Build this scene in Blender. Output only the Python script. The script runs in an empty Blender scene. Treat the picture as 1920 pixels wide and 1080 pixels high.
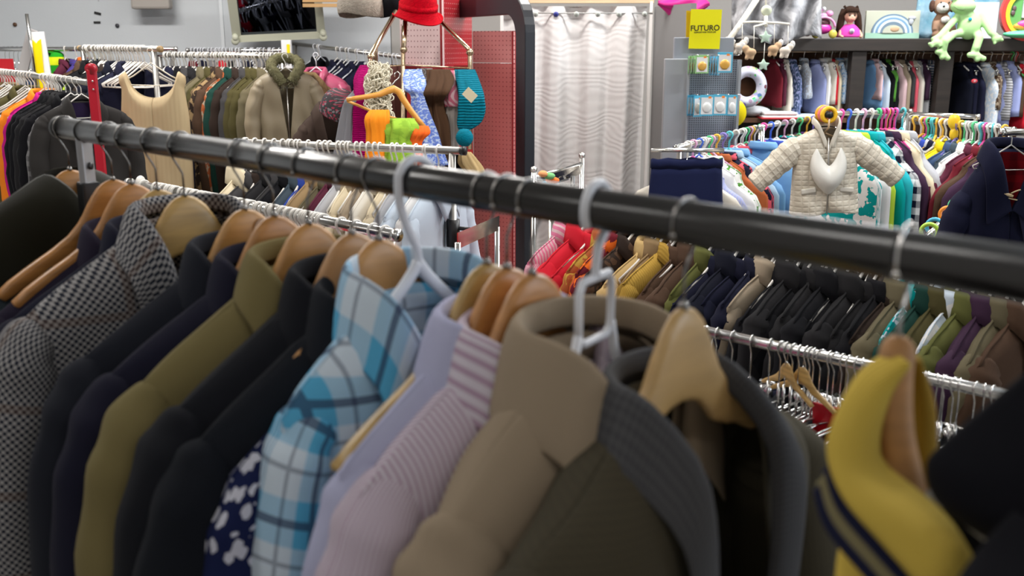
import bpy, math, random
from math import sin, cos, pi, sqrt, atan2, exp, radians
from mathutils import Vector, Matrix

scene = bpy.context.scene
COL = scene.collection
# ------------------------------------------------------------------ camera
FPX = 1844.0
TH = math.atan(0.2495)
CH = 1.6
cam_d = bpy.data.cameras.new('camera')
cam = bpy.data.objects.new('camera', cam_d)
COL.objects.link(cam)
cam.location = (0, 0, CH)
cam.rotation_euler = (pi / 2 - TH, 0, 0)
cam_d.sensor_width = 36.0
cam_d.lens = 36.0 * FPX / 1920.0
cam_d.clip_start = 0.02
cam_d.dof.use_dof = True
cam_d.dof.focus_distance = 3.1
cam_d.dof.aperture_fstop = 5.0
scene.camera = cam
# ------------------------------------------------------------------ exposure
vs = scene.view_settings
vs.view_transform = 'Standard'
vs.look = 'None'
vs.gamma = 1.0
vs.exposure = 0.05
vs.use_curve_mapping = False
# ------------------------------------------------------------------ world
w = bpy.data.worlds.new('world')
scene.world = w
w.use_nodes = True
w.node_tree.nodes['Background'].inputs[0].default_value = (0.75, 0.85, 1.0, 1)
w.node_tree.nodes['Background'].inputs[1].default_value = 0.25
# ------------------------------------------------------------------ lamps
CEIL = 3.1
def area(name, loc, sx, sy, power, col=(1, 0.97, 0.92), rot=(0, 0, 0)):
    l = bpy.data.lights.new(name, 'AREA')
    l.shape = 'RECTANGLE'; l.size = sx; l.size_y = sy
    l.energy = power; l.color = col
    o = bpy.data.objects.new(name, l)
    COL.objects.link(o); o.location = loc; o.rotation_euler = rot
    return o
LAMPS = [(-2.2, 2.9, 34), (0.3, 2.9, 34), (2.4, 2.9, 44), (-2.2, 5.0, 62), (0.4, 5.0, 50), (2.6, 4.9, 80),
         (-2.0, 0.9, 9), (1.0, -0.9, 8), (-1.0, -1.2, 6)]  # includes lamps added at left and behind the viewer for the rail's highlights
for (x, y, p) in LAMPS:
    area('ceiling_lamp_light', (x, y, CEIL - 0.09), 1.2, 0.22, p, (1.0, 0.965, 0.92) if x < 2 else (0.95, 0.98, 1.0))
# unseen cool light added at right for a bluish reflection on the rail
area('rail_reflection_light', (3.9, 0.6, 1.9), 1.6, 1.4, 34, (0.78, 0.88, 1.0), (0, radians(90), 0))

# ------------------------------------------------------------------ pixel helpers
def ray(px, py):
    a = (px - 960) / FPX; b = (540 - py) / FPX
    return Vector((a, cos(TH) + b * sin(TH), -sin(TH) + b * cos(TH)))
C0 = Vector((0, 0, CH))
def P(px, py, z):            # point at depth z along the view axis
    return C0 + ray(px, py) * z
def PH(px, py, h):           # point at height h
    r = ray(px, py); return C0 + r * ((h - CH) / r.z)
def PY(px, py, y):           # point on the vertical plane y
    r = ray(px, py); return C0 + r * (y / r.y)
def pix(p):
    d = Vector(p) - C0
    z = d.y * cos(TH) - d.z * sin(TH); yc = d.y * sin(TH) + d.z * cos(TH)
    return (960 + FPX * d.x / z, 540 - FPX * yc / z, z)

# ------------------------------------------------------------------ mesh builder
class MB:
    def __init__(s):
        s.v = []; s.f = []; s.uv = []
    def add(s, verts, faces, uvs=None):
        o = len(s.v)
        s.v += [tuple(p) for p in verts]
        s.uv += [tuple(u) for u in uvs] if uvs else [(p[0], p[2]) for p in verts]
        s.f += [tuple(i + o for i in f) for f in faces]
    def grid(s, rows, closed=False, uvs=None, cap0=False, cap1=False):
        n = len(rows[0]); m = len(rows); V = []; U = []
        for i, r in enumerate(rows):
            acc = 0
            for j, p in enumerate(r):
                if j: acc += (Vector(p) - Vector(r[j - 1])).length
                V.append(p); U.append(uvs[i][j] if uvs else (acc, p[2]))
        Fs = []
        k = n if closed else n - 1
        for i in range(m - 1):
            for j in range(k):
                a = i * n + j; b = i * n + (j + 1) % n
                Fs.append((a, b, b + n, a + n))
        if cap0: Fs.append(tuple(range(n))[::-1])
        if cap1: Fs.append(tuple((m - 1) * n + j for j in range(n)))
        s.add(V, Fs, U)
    def box(s, c, sz, rz=0, ry=0, rx=0):
        M = Matrix.Rotation(rz, 3, 'Z') @ Matrix.Rotation(ry, 3, 'Y') @ Matrix.Rotation(rx, 3, 'X')
        c = Vector(c); V = []
        for x in (-.5, .5):
            for y in (-.5, .5):
                for z in (-.5, .5):
                    V.append(c + M @ Vector((x * sz[0], y * sz[1], z * sz[2])))
        s.add(V, [(0, 1, 3, 2), (4, 6, 7, 5), (0, 4, 5, 1), (2, 3, 7, 6), (0, 2, 6, 4), (1, 5, 7, 3)])
    def tube(s, pts, r, n=8, closed=False, cap=True, flat=None):
        pts = [Vector(p) for p in pts]; m = len(pts)
        if not hasattr(r, '__len__'): r = [r] * m
        rows = []; up = None
        for i, p in enumerate(pts):
            if closed: t = pts[(i + 1) % m] - pts[i - 1]
            else: t = pts[min(i + 1, m - 1)] - pts[max(i - 1, 0)]
            if t.length < 1e-9: t = Vector((0, 0, 1))
            t.normalize()
            if up is None: up = Vector((0, 0, 1)) if abs(t.z) < .9 else Vector((1, 0, 0))
            b = t.cross(up)
            if b.length < 1e-4: b = t.orthogonal()
            b.normalize(); up2 = b.cross(t).normalized(); up = up2
            fl = flat if flat else 1.0
            rows.append([p + b * (r[i] * cos(2 * pi * k / n)) + up2 * (r[i] * fl * sin(2 * pi * k / n)) for k in range(n)])
        if closed: rows.append(rows[0])
        s.grid(rows, True, cap0=cap and not closed, cap1=cap and not closed)
    def ball(s, c, r, nu=12, nv=8, M=None, fn=None):
        if not hasattr(r, '__len__'): r = (r, r, r)
        c = Vector(c); rows = []
        for i in range(nv + 1):
            a = pi * i / nv; a = min(max(a, .02), pi - .02)
            row = []
            for j in range(nu):
                b = 2 * pi * j / nu
                d = Vector((sin(a) * cos(b) * r[0], sin(a) * sin(b) * r[1], cos(a) * r[2]))
                if fn: d = d * fn(a, b)
                if M: d = M @ d
                row.append(c + d)
            rows.append(row)
        s.grid(rows, True, cap0=True, cap1=True)
    def lathe(s, prof, c=(0, 0, 0), n=16, cap=True, axis='Z'):
        c = Vector(c); rows = []
        for (r, z) in prof:
            row = []
            for k in range(n):
                a = 2 * pi * k / n
                d = Vector((r * cos(a), r * sin(a), z))
                if axis == 'Y': d = Vector((d.x, z, d.y))
                if axis == 'X': d = Vector((z, d.x, d.y))
                row.append(c + d)
            rows.append(row)
        s.grid(rows, True, cap0=cap, cap1=cap)
    def prism(s, out, y0, y1, tf=None):      # outline in (x,z), extruded in y
        n = len(out)
        V = [Vector((x, y0, z)) for x, z in out] + [Vector((x, y1, z)) for x, z in out]
        if tf: V = [tf(p) for p in V]
        s.add(V, [tuple(range(n)), tuple(range(2 * n - 1, n - 1, -1))] + [(i, i + n, (i + 1) % n + n, (i + 1) % n) for i in range(n)])
    def mesh(s, name, smooth=True):
        me = bpy.data.meshes.new(name)
        me.from_pydata(s.v, [], s.f)
        uvl = me.uv_layers.new(name='UVMap')
        li = [0] * len(me.loops)
        me.loops.foreach_get('vertex_index', li)
        flat = []
        for i in li: flat.extend(s.uv[i])
        uvl.data.foreach_set('uv', flat)
        me.polygons.foreach_set('use_smooth', [smooth] * len(me.polygons))
        me.update()
        me.materials.append(None)
        return me
    def obj(s, name, mat, parent=None, smooth=True, loc=None, solid=0, bevel=0, remesh=0, sub=0, off=0):
        return link(name, s.mesh(name, smooth), mat, parent, loc, solid, bevel, remesh, sub, off)

def link(name, me, mat, parent=None, loc=None, solid=0, bevel=0, remesh=0, sub=0, off=0):
    o = bpy.data.objects.new(name, me)
    COL.objects.link(o)
    o.material_slots[0].link = 'OBJECT'
    o.material_slots[0].material = mat
    if parent: o.parent = parent
    if loc is not None: o.location = loc
    if remesh:
        m = o.modifiers.new('r', 'REMESH'); m.mode = 'VOXEL'; m.voxel_size = remesh; m.use_smooth_shade = True
        m = o.modifiers.new('s', 'SMOOTH'); m.iterations = 3
    if bevel:
        m = o.modifiers.new('b', 'BEVEL'); m.width = bevel; m.segments = 2; m.limit_method = 'ANGLE'
    if solid:
        m = o.modifiers.new('so', 'SOLIDIFY'); m.thickness = solid; m.offset = off
    if sub:
        m = o.modifiers.new('su', 'SUBSURF'); m.levels = sub; m.render_levels = sub
    return o

def thing(name, label, cat, loc=(0, 0, 0), rz=0, group=None, rx=0, ry=0):
    o = bpy.data.objects.new(name, None)
    o.empty_display_size = .05
    COL.objects.link(o)
    o.location = loc; o.rotation_euler = (rx, ry, rz)
    return tag(o, label, cat, group)
USED = {}
def tag(o, label, cat, group=None, kind=None):
    o['label'] = label; o['category'] = cat
    if group: o['group'] = group
    if kind: o['kind'] = kind
    return o
def struct(o):
    o['kind'] = 'structure'; return o

# ------------------------------------------------------------------ materials
_mats = {}
class NT:
    def __init__(s, name):
        s.m = bpy.data.materials.new(name); s.m.use_nodes = True
        s.t = s.m.node_tree; s.b = s.t.nodes['Principled BSDF']
    def n(s, typ, **kw):
        nd = s.t.nodes.new(typ)
        for k, v in kw.items(): setattr(nd, k, v)
        return nd
    def l(s, a, b): s.t.links.new(a, b)
    def inp(s, sock, v):
        if hasattr(v, 'node'): s.l(v, sock)
        else: sock.default_value = v
    def math(s, op, a, b=None, c=None):
        nd = s.n('ShaderNodeMath', operation=op)
        s.inp(nd.inputs[0], a)
        if b is not None: s.inp(nd.inputs[1], b)
        if c is not None: s.inp(nd.inputs[2], c)
        return nd.outputs[0]
    def mix(s, f, a, b):
        nd = s.n('ShaderNodeMix', data_type='RGBA')
        s.inp(nd.inputs[0], f)
        for k, v in ((6, a), (7, b)):
            if hasattr(v, 'node'): s.l(v, nd.inputs[k])
            else: nd.inputs[k].default_value = (v[0], v[1], v[2], 1)
        return nd.outputs[2]
    def uv(s):
        tc = s.n('ShaderNodeTexCoord'); sp = s.n('ShaderNodeSeparateXYZ'); s.l(tc.outputs['UV'], sp.inputs[0])
        return tc.outputs['UV'], sp.outputs[0], sp.outputs[1]
    def objc(s):
        tc = s.n('ShaderNodeTexCoord'); sp = s.n('ShaderNodeSeparateXYZ'); s.l(tc.outputs['Object'], sp.inputs[0])
        return tc.outputs['Object'], sp.outputs[0], sp.outputs[1], sp.outputs[2]
    def noise(s, co, scale, detail=3):
        nd = s.n('ShaderNodeTexNoise'); s.l(co, nd.inputs['Vector'])
        nd.inputs['Scale'].default_value = scale; nd.inputs['Detail'].default_value = detail
        return nd.outputs[0]
    def band(s, x, freq, width, off=0.0):    # 1 inside a stripe
        f = s.math('FRACT', s.math('ADD', s.math('MULTIPLY', x, freq), off))
        return s.math('LESS_THAN', f, width)
    def bump(s, h, strength=.3, dist=.002):
        nd = s.n('ShaderNodeBump'); nd.inputs['Strength'].default_value = strength; nd.inputs['Distance'].default_value = dist
        s.l(h, nd.inputs['Height']); s.l(nd.outputs[0], s.b.inputs['Normal'])
    def base(s, c, rough=.6, metal=0, spec=None):
        if hasattr(c, 'node'): s.l(c, s.b.inputs['Base Color'])
        else: s.b.inputs['Base Color'].default_value = (c[0], c[1], c[2], 1)
        s.b.inputs['Roughness'].default_value = rough
        s.b.inputs['Metallic'].default_value = metal
        if spec is not None: s.b.inputs['Specular IOR Level'].default_value = spec

def plain(name, col, rough=.5, metal=0, spec=None, trans=0, alpha=1, emit=0):
    k = ('p', name, col, rough, metal, spec, trans, alpha, emit)
    if k in _mats: return _mats[k]
    t = NT(name); t.base(col, rough, metal, spec)
    if trans: t.b.inputs['Transmission Weight'].default_value = trans
    if alpha < 1: t.b.inputs['Alpha'].default_value = alpha
    if emit:
        t.b.inputs['Emission Color'].default_value = (*col, 1); t.b.inputs['Emission Strength'].default_value = emit
    _mats[k] = t.m
    return t.m

def cloth(col, pat=None, col2=None, col3=None, rough=.9, sc=1.0, sheen=.0):
    k = ('c', col, pat, col2, col3, rough, sc, sheen)
    if k in _mats: return _mats[k]
    t = NT('fabric'); uv, u, v = t.uv()
    n1 = t.noise(uv, 9, 4)
    c = col
    fine = t.noise(uv, 420, 2)
    h = fine; bs = .25
    if pat == 'plaid':       # blue and white madras with dark lines
        a = t.math('MULTIPLY', t.band(u, 11 * sc, .5), .5); b = t.math('MULTIPLY', t.band(v, 11 * sc, .5), .5)
        c = t.mix(t.math('ADD', a, b), col, col2)
        ln = t.math('MAXIMUM', t.band(u, 11 * sc, .09, .3), t.band(v, 11 * sc, .09, .3))
        c = t.mix(t.math('MULTIPLY', ln, .75), c, col3)
        ln = t.math('MAXIMUM', t.band(u, 11 * sc, .05, .72), t.band(v, 11 * sc, .05, .72))
        c = t.mix(t.math('MULTIPLY', ln, .5), c, col3)
    elif pat == 'hound':
        ck = t.n('ShaderNodeTexChecker'); t.l(uv, ck.inputs[0]); ck.inputs['Scale'].default_value = 110 * sc
        ck.inputs['Color1'].default_value = (*col, 1); ck.inputs['Color2'].default_value = (*col2, 1)
        big = t.math('MAXIMUM', t.band(u, 9, .1), t.band(v, 9, .1))
        c = t.mix(t.math('MULTIPLY', big, .35), ck.outputs[0], col3 or col)
    elif pat == 'vstripe':
        c = t.mix(t.band(u, 100 * sc, .45), col, col2)
    elif pat == 'hstripe':
        c = t.mix(t.band(v, 30 * sc, .5), col, col2)
        if col3: c = t.mix(t.band(v, 10 * sc, .25, .2), c, col3)
    elif pat == 'floral':
        vo = t.n('ShaderNodeTexVoronoi'); t.l(uv, vo.inputs['Vector']); vo.inputs['Scale'].default_value = 38 * sc
        nn = t.noise(uv, 60 * sc, 2)
        f = t.math('LESS_THAN', t.math('ADD', vo.outputs['Distance'], t.math('MULTIPLY', nn, .6)), .68)
        c = t.mix(f, col, col2)
        if col3:
            f3 = t.math('GREATER_THAN', t.noise(uv, 30 * sc, 1), .62); c = t.mix(f3, c, col3)
    elif pat == 'check':
        c = t.mix(t.math('MULTIPLY', t.math('ADD', t.band(u, 22 * sc, .5), t.band(v, 22 * sc, .5)), .5), col, col2)
    elif pat == 'mottle':
        f = t.math('GREATER_THAN', t.noise(uv, 25 * sc, 4), .52); c = t.mix(f, col, col2)
        if col3: c = t.mix(t.math('GREATER_THAN', t.noise(uv, 48 * sc, 2), .6), c, col3)
    if pat == 'knit':
        wv = t.n('ShaderNodeTexWave'); t.l(uv, wv.inputs[0]); wv.bands_direction = 'Y'; wv.inputs['Scale'].default_value = 28 * sc
        wv.inputs['Distortion'].default_value = 2; h = wv.outputs[1]; bs = 1.0
        c = t.mix(wv.outputs[1], tuple(x * .75 for x in col), col)
    elif pat == 'rib':
        wv = t.n('ShaderNodeTexWave'); t.l(uv, wv.inputs[0]); wv.bands_direction = 'X'; wv.inputs['Scale'].default_value = 45 * sc
        h = wv.outputs[1]; bs = .8
    elif pat == 'quilt':
        qn = t.math('MULTIPLY', t.noise(uv, 14, 2), 1.6)
        hu = t.math('ABSOLUTE', t.math('SINE', t.math('ADD', t.math('MULTIPLY', u, 62 * sc), qn))); hv = t.math('ABSOLUTE', t.math('SINE', t.math('ADD', t.math('MULTIPLY', v, 78 * sc), qn)))
        h = t.math('ADD', t.math('MINIMUM', t.math('POWER', hu, .5), t.math('POWER', hv, .5)), t.math('MULTIPLY', t.noise(uv, 45, 3), .5)); bs = 1.0
    elif pat == 'fur':
        h = t.noise(uv, 160, 4); bs = 1.0
        c = t.mix(t.noise(uv, 70, 4), tuple(x * .45 for x in col), tuple(min(1, x * 1.35) for x in col))
    if not hasattr(c, 'node'):
        c = t.mix(t.math('MULTIPLY', n1, .5), col, tuple(x * .82 for x in col))
    t.base(c, rough, 0, .12 if rough > .8 else .4)
    t.b.inputs['Sheen Weight'].default_value = sheen
    t.b.inputs['Sheen Roughness'].default_value = .5
    if sheen == 0: t.b.inputs['Sheen Weight'].default_value = .015
    t.bump(h, bs * (.45 if pat == 'quilt' else 1), .006 if pat in ('quilt', 'knit') else (.004 if pat == 'fur' else .0008))
    _mats[k] = t.m
    return t.m

def wood(col, dark=.6, rough=.4, sc=1.0, coat=.12):
    k = ('w', col, dark, rough, sc)
    if k in _mats: return _mats[k]
    t = NT('wood'); co, x, y, z = t.objc()
    mp = t.n('ShaderNodeMapping'); t.l(co, mp.inputs[0]); mp.inputs['Scale'].default_value = (2 * sc, 14 * sc, 22 * sc)
    nz = t.noise(mp.outputs[0], 3, 6)
    r = t.n('ShaderNodeMapRange'); t.l(nz, r.inputs[0]); r.inputs[1].default_value = .3; r.inputs[2].default_value = .7
    c = t.mix(r.outputs[0], tuple(v * dark for v in col), col)
    t.base(c, rough); t.b.inputs['Coat Weight'].default_value = coat; t.b.inputs['Coat Roughness'].default_value = .25
    _mats[k] = t.m
    return t.m

WIRE = plain('hanger_wire', (.30, .29, .28), .22, 1)
CHROME = plain('chrome', (.78, .77, .75), .18, 1)
STEEL = plain('brushed_steel', (.55, .53, .5), .32, 1)
BRASS = plain('brass', (.72, .55, .36), .22, 1)
WHITEPL = plain('white_plastic', (.8, .77, .72), .35)
COOLPL = plain('cool_white_plastic', (.76, .78, .84), .3)
BLACKM = plain('black_paint', (.012, .012, .013), .38)
# ------------------------------------------------------------------ garments
# local frame: +x = the shoulder nearer the viewer, +y = the garment's front, z up, origin = centre of the rail
def lerp(a, b, t): return a + (b - a) * t
def smooth(t):
    t = min(max(t, 0), 1); return t * t * (3 - 2 * t)
def cr(pts, n):
    """catmull-rom through tuples, n samples per span"""
    P_ = [tuple(p) for p in pts]; P_ = [P_[0]] + P_ + [P_[-1]]; out = []
    for i in range(1, len(P_) - 2):
        for k in range(n):
            t = k / n
            out.append(tuple(.5 * (2 * b + (c - a) * t + (2 * a - 5 * b + 4 * c - d) * t * t + (3 * b - a - 3 * c + d) * t ** 3)
                             for a, b, c, d in zip(P_[i - 1], P_[i], P_[i + 1], P_[i + 2])))
    out.append(P_[-2]); return out

DEF = dict(sw=.215, sd=.06, nk=.07, nz=-.14, nd=.05, L=.72, T=.055, chest=.225, hem=.235, vc=.36, open_=0.0, scoop=False,
           fold=.007, seed=0, nr=22, nc=10, collar='lapel', cw=.045, stand=.028, drop=.042, lap=.085, sleeve='long', slen=.60,
           sspread=.02, sfwd=.03, sr=.052, strap=False, tip=.014, dip=0)

class G:
    def __init__(g, **kw):
        d = dict(DEF); d.update(kw); g.__dict__.update(d)
        r = random.Random(g.seed); g.ph = [r.uniform(0, 6.28) for _ in range(8)]
        g.hz = g.nz - g.L
        g.vcl = g.vc / g.L
    def W(g, v):
        if g.strap:       # sleeveless: narrow straps, armholes, then the bust
            if v < .05: return g.sw
            return lerp(g.sw * .93, g.chest, smooth((v - .05) / .22)) if v < .3 else lerp(g.chest, g.hem, smooth((v - .3) / .7))
        if v < .06: return g.sw
        return lerp(g.sw * 1.0, g.chest, smooth((v - .06) / .2)) if v < .26 else lerp(g.chest, g.hem, (v - .26) / .74)
    def S(g, v): k = min(v / .1, 1); return sqrt(max(0, 1 - (1 - k) ** 2))
    def top(g, xr):
        xr = abs(xr)
        if xr <= g.nk: return g.nz - (g.dip * sqrt(max(0, 1 - (xr / g.nk) ** 2)) ** 1.0 if g.dip else 0)
        k = (xr - g.nk) / (g.sw - g.nk)
        return g.nz - g.sd * (k ** .92) - g.tip * k ** 6
    def xin(g, v):
        if g.scoop: return 0
        if v < g.vcl: return lerp(g.nk, g.open_ * .5 - .004, (v / g.vcl) ** .9)
        return lerp(g.open_ * .5 - .004, g.open_ - .004, (v - g.vcl) / (1 - g.vcl + 1e-6))
    def pt(g, x, v, side):
        Wv = g.W(v); q = min(abs(x) / Wv, 1); xr = q * g.sw
        z = g.top(xr); z = z + (g.hz - z) * v
        body = g.T * (max(0, 1 - q ** 3.2)) ** .5 * g.S(v) * (1 + .25 * v)
        ring = 0
        if side < 0 and xr < g.nk and not g.dip: ring = g.nd * sqrt(max(0, 1 - (xr / g.nk) ** 2))
        y = max(body, ring * (1 - g.S(v)) + body * g.S(v)) * side
        f = g.fold * (.25 + v) * (1 - q ** 4)
        y += f * (sin(x * 38 + g.ph[0] + 2.2 * sin(v * 5 + g.ph[1])) + .6 * sin(x * 71 + g.ph[2] + v * 9)) + f * .7 * sin(v * 21 + x * 17 + g.ph[3])
        z += .006 * sin(x * 24 + g.ph[4]) * v
        if xr > g.nk * .98: y -= side * .0022 * (1 - g.S(v)) ** 3
        return Vector((x, y, z))
    def torso(g):
        m = MB(); rows = []; UV = []
        nv = g.nr
        for i in range(nv + 1):
            v = (i / nv) ** 1.35
            row = []; xi = g.xin(v); Wv = g.W(v)
            for j in range(g.nc + 1):
                a = sin(pi / 2 * j / g.nc); row.append(g.pt(xi + (Wv - xi) * a, v, 1))
            for j in range(1, 2 * g.nc):
                row.append(g.pt(Wv * cos(pi * j / (2 * g.nc)), v, -1))
            for j in range(g.nc, -1, -1):
                a = sin(pi / 2 * j / g.nc); p = g.pt(-(xi + (Wv - xi) * a), v, 1)
                if not g.scoop: p.y -= .004 * (1 - a)
                row.append(p)
            rows.append(row)
            UV.append([((p.x if k <= g.nc or k >= 3 * g.nc else .5 + p.x), p.z) for k, p in enumerate(row)])
        if g.scoop:
            for row in rows: row.append(row[0])
            for r in UV: r.append(r[0])
        m.grid(rows, uvs=UV)
        return m
    def lining(g):
        m = MB(); rows = []
        for i in range(13):
            v = i / 12 * .8 + .012
            rows.append([g.pt(g.W(v) * .96 * cos(pi * j / 16), v, -1) + Vector((0, .006, 0)) for j in range(17)])
        m.grid(rows); return m
    def sleeve_(g, sgn):
        m = MB(); r = random.Random(g.seed * 7 + sgn)
        z0 = g.top(g.sw * .86)
        if g.sleeve == 'spread':
            a = g.sspread
            pts = [(g.sw * .72, 0, z0 - .035), (g.sw * .95, .0, z0 - .05)]
            for k in range(1, 5): pts.append((g.sw * .95 + cos(a) * g.slen * k / 4, .006 * k, z0 - .05 - sin(a) * g.slen * k / 4 - .01 * k))
            R = [g.sr * .9, g.sr * 1.15, g.sr * 1.15, g.sr * 1.05, g.sr, g.sr * .92]; RY = [x * .8 for x in R]
        else:
            L = g.slen
            pts = [(g.sw - .05, -.002, z0 - .028), (g.sw - .026, 0, z0 - .048), (g.sw - .006, .002, z0 - .10),
                   (g.sw + g.sspread, .006, z0 - .085 - L * .25), (g.sw + g.sspread * 1.2, .014 + g.sfwd * .3, z0 - .085 - L * .55), (g.sw + g.sspread * .6, .01 + g.sfwd, z0 - .085 - L)]
            R = [g.sr * .5, g.sr * .74, g.sr * .92, g.sr * .95, g.sr * .85, g.sr * .68]
            RY = [g.T * .55, g.T * .85, g.T * 1.02, g.T * 1.05, g.T * .98, g.T * .9]
        full = cr([(*p, a, b) for p, a, b in zip(pts, R, RY)], 4)
        rows = []; UV = []; L = 0; n = 14; prev = None
        for i, q in enumerate(full):
            p = Vector(q[:3]); t = Vector(full[min(i + 1, len(full) - 1)][:3]) - Vector(full[max(0, i - 1)][:3]); t.normalize()
            b = t.cross(Vector((0, 1, 0))).normalized(); w = 1 + .07 * sin(i * 1.9 + g.ph[5]) + .04 * sin(i * 3.7 + g.ph[6])
            if prev is not None: L += (p - prev).length
            prev = p; row = []; u_ = []
            for k in range(n):
                a = 2 * pi * k / n
                rr = w * (1 + .05 * sin(3 * a + i * .9))
                row.append(p + b * (q[3] * rr * cos(a)) + Vector((0, 1, 0)) * (q[4] * rr * sin(a)))
                u_.append((k / n * .3, -L))
            rows.append(row); UV.append(u_)
        rows = [[Vector((sgn * p.x, p.y, p.z)) for p in r_] for r_ in rows]
        m.grid(rows, True, uvs=UV, cap0=True, cap1=True)
        return m
    def collar_(g):
        m = MB(); base = []
        nl = 12
        if g.collar == 'lapel': kmax = 1.0
        elif g.collar == 'shirt': kmax = 1.0
        else: kmax = 1.0
        def side(sgn):
            L = []
            for i in range(nl + 1):
                k = 1 - i / nl; v = g.vcl * k * kmax
                x = g.xin(v); p = g.pt(x, v, 1); p.x *= sgn; p.y += .004
                if g.collar == 'lapel':
                    wd = g.lap * (1 - k) ** .55 * (1 if k > .34 else .86) + .004
                    if k < .3: wd = lerp(g.cw + .012, g.lap * .8, k / .3)
                    st = g.stand * smooth(1 - k / .35); dr = lerp(g.drop * .8, -.012, smooth(k / .45)); lift = .010
                elif g.collar == 'shirt':
                    wd = lerp(g.cw, g.lap, k); st = g.stand * (1 - .25 * k); dr = lerp(g.drop, g.drop * .9, k); lift = .008 + .006 * k
                else:
                    wd = .004; st = g.stand; dr = 0; lift = 0
                out = Vector((sgn * 1.0, .12, 0))
                L.append((p, out, wd, st, dr, lift))
            return L
        Ls = side(1); Rs = side(-1)
        back = []
        nb = 14
        for i in range(1, nb):
            th = pi * i / nb
            p = Vector((g.nk * cos(th), -g.nd * sin(th), g.nz + .004 * sin(th)))
            wd = g.cw * (1 - .55 * sin(th)); 
            back.append((p, Vector((cos(th), -sin(th), 0)), max(wd, .012) if g.collar != 'stand' else .003, g.stand, g.drop if g.collar != 'stand' else 0, .0))
        path = Ls + back + Rs[::-1]
        rows = []; UV = []; acc = 0; prev = None
        for (p, out, wd, st, dr, lift) in path:
            if prev is not None: acc += (p - prev).length
            prev = p
            Z = Vector((0, 0, 1)); Y = Vector((0, lift, 0))
            if g.collar == 'stand':
                row = [p, p + Z * st * .5 + out * .004, p + Z * st + out * .004, p + Z * st + out * .012, p + Z * st * .4 + out * .014]
            else:
                row = [p, p + Z * st * .6 + Y * .6, p + Z * st + out * .006 + Y, p + Z * (st * .75 - dr * .2) + out * min(.018, wd * .4 + .004) + Y * 1.1,
                       p + Z * (st * .3 - dr * .6) + out * (wd * .65 + .004) + Y, p + Z * (-dr) + out * wd + Y * .7]
            rows.append(row); UV.append([(c * .012, acc) for c in range(len(row))])
        m.grid(rows, uvs=UV)
        return m

_gm = {}
def gmesh(key, kw):
    """cached part meshes of one cut of garment"""
    k = key
    if k in _gm: return _gm[k]
    g = G(**kw); d = {}
    d['torso'] = g.torso().mesh('torso')
    if g.sleeve != 'none':
        d['sleeve'] = (g.sleeve_(1).mesh('sleeve'), g.sleeve_(-1).mesh('sleeve'))
    if g.collar != 'none': d['collar'] = g.collar_().mesh('collar')
    if kw.get('line'): d['lining'] = g.lining().mesh('lining')
    _gm[k] = d
    return d

def garment(name, label, cat, cut, mat, loc, yaw, group=None, colmat=None, linmat=None, sleevemat=None, thick=.003, sub=0, key=None, rx=0, ry=0, bodyname='torso', s=1.0):
    kw = dict(cut); k = key or tuple(sorted((a, str(b)) for a, b in kw.items()))
    line = kw.pop('line', False)
    kk = dict(kw); 
    if line: kk['line'] = True
    if k in _gm: d = _gm[k]
    else:
        g = G(**kw); d = {'torso': g.torso().mesh('torso')}
        if g.sleeve != 'none': d['sleeve'] = (g.sleeve_(1).mesh('sleeve'), g.sleeve_(-1).mesh('sleeve'))
        if g.collar != 'none': d['collar'] = g.collar_().mesh('collar')
        if line: d['lining'] = g.lining().mesh('lining')
        _gm[k] = d
    t = thing(name, label, cat, loc, yaw, group, rx, ry)
    t.scale = (s, s, s)
    link(bodyname, d['torso'], mat, t, solid=thick, sub=sub)
    if 'sleeve' in d:
        for me in d['sleeve']: link('sleeve', me, sleevemat or mat, t, sub=sub)
    if 'collar' in d: link('collar', d['collar'], colmat or mat, t, solid=thick, sub=sub)
    if 'lining' in d: link('lining', d['lining'], linmat or cloth((.02, .02, .025)), t)
    return t

# ------------------------------------------------------------------ hangers
def hook_pts(R, nz, r0=0, lean=0):
    """hook over a rail of radius R centred at the origin, in the x-z plane, down to the neck"""
    pts = []
    for i in range(15):
        a = radians(-25 + i * 205 / 14)       # starts on the far side, over the top
        pts.append((-R * cos(a), 0, R * sin(a)))
    e = pts[-1]
    pts += [(e[0] * .8, 0, e[2] - R * .55), (e[0] * .25, 0, -R * 1.5), (0, 0, -R * 2.0), (0, 0, nz)]
    return pts

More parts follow.
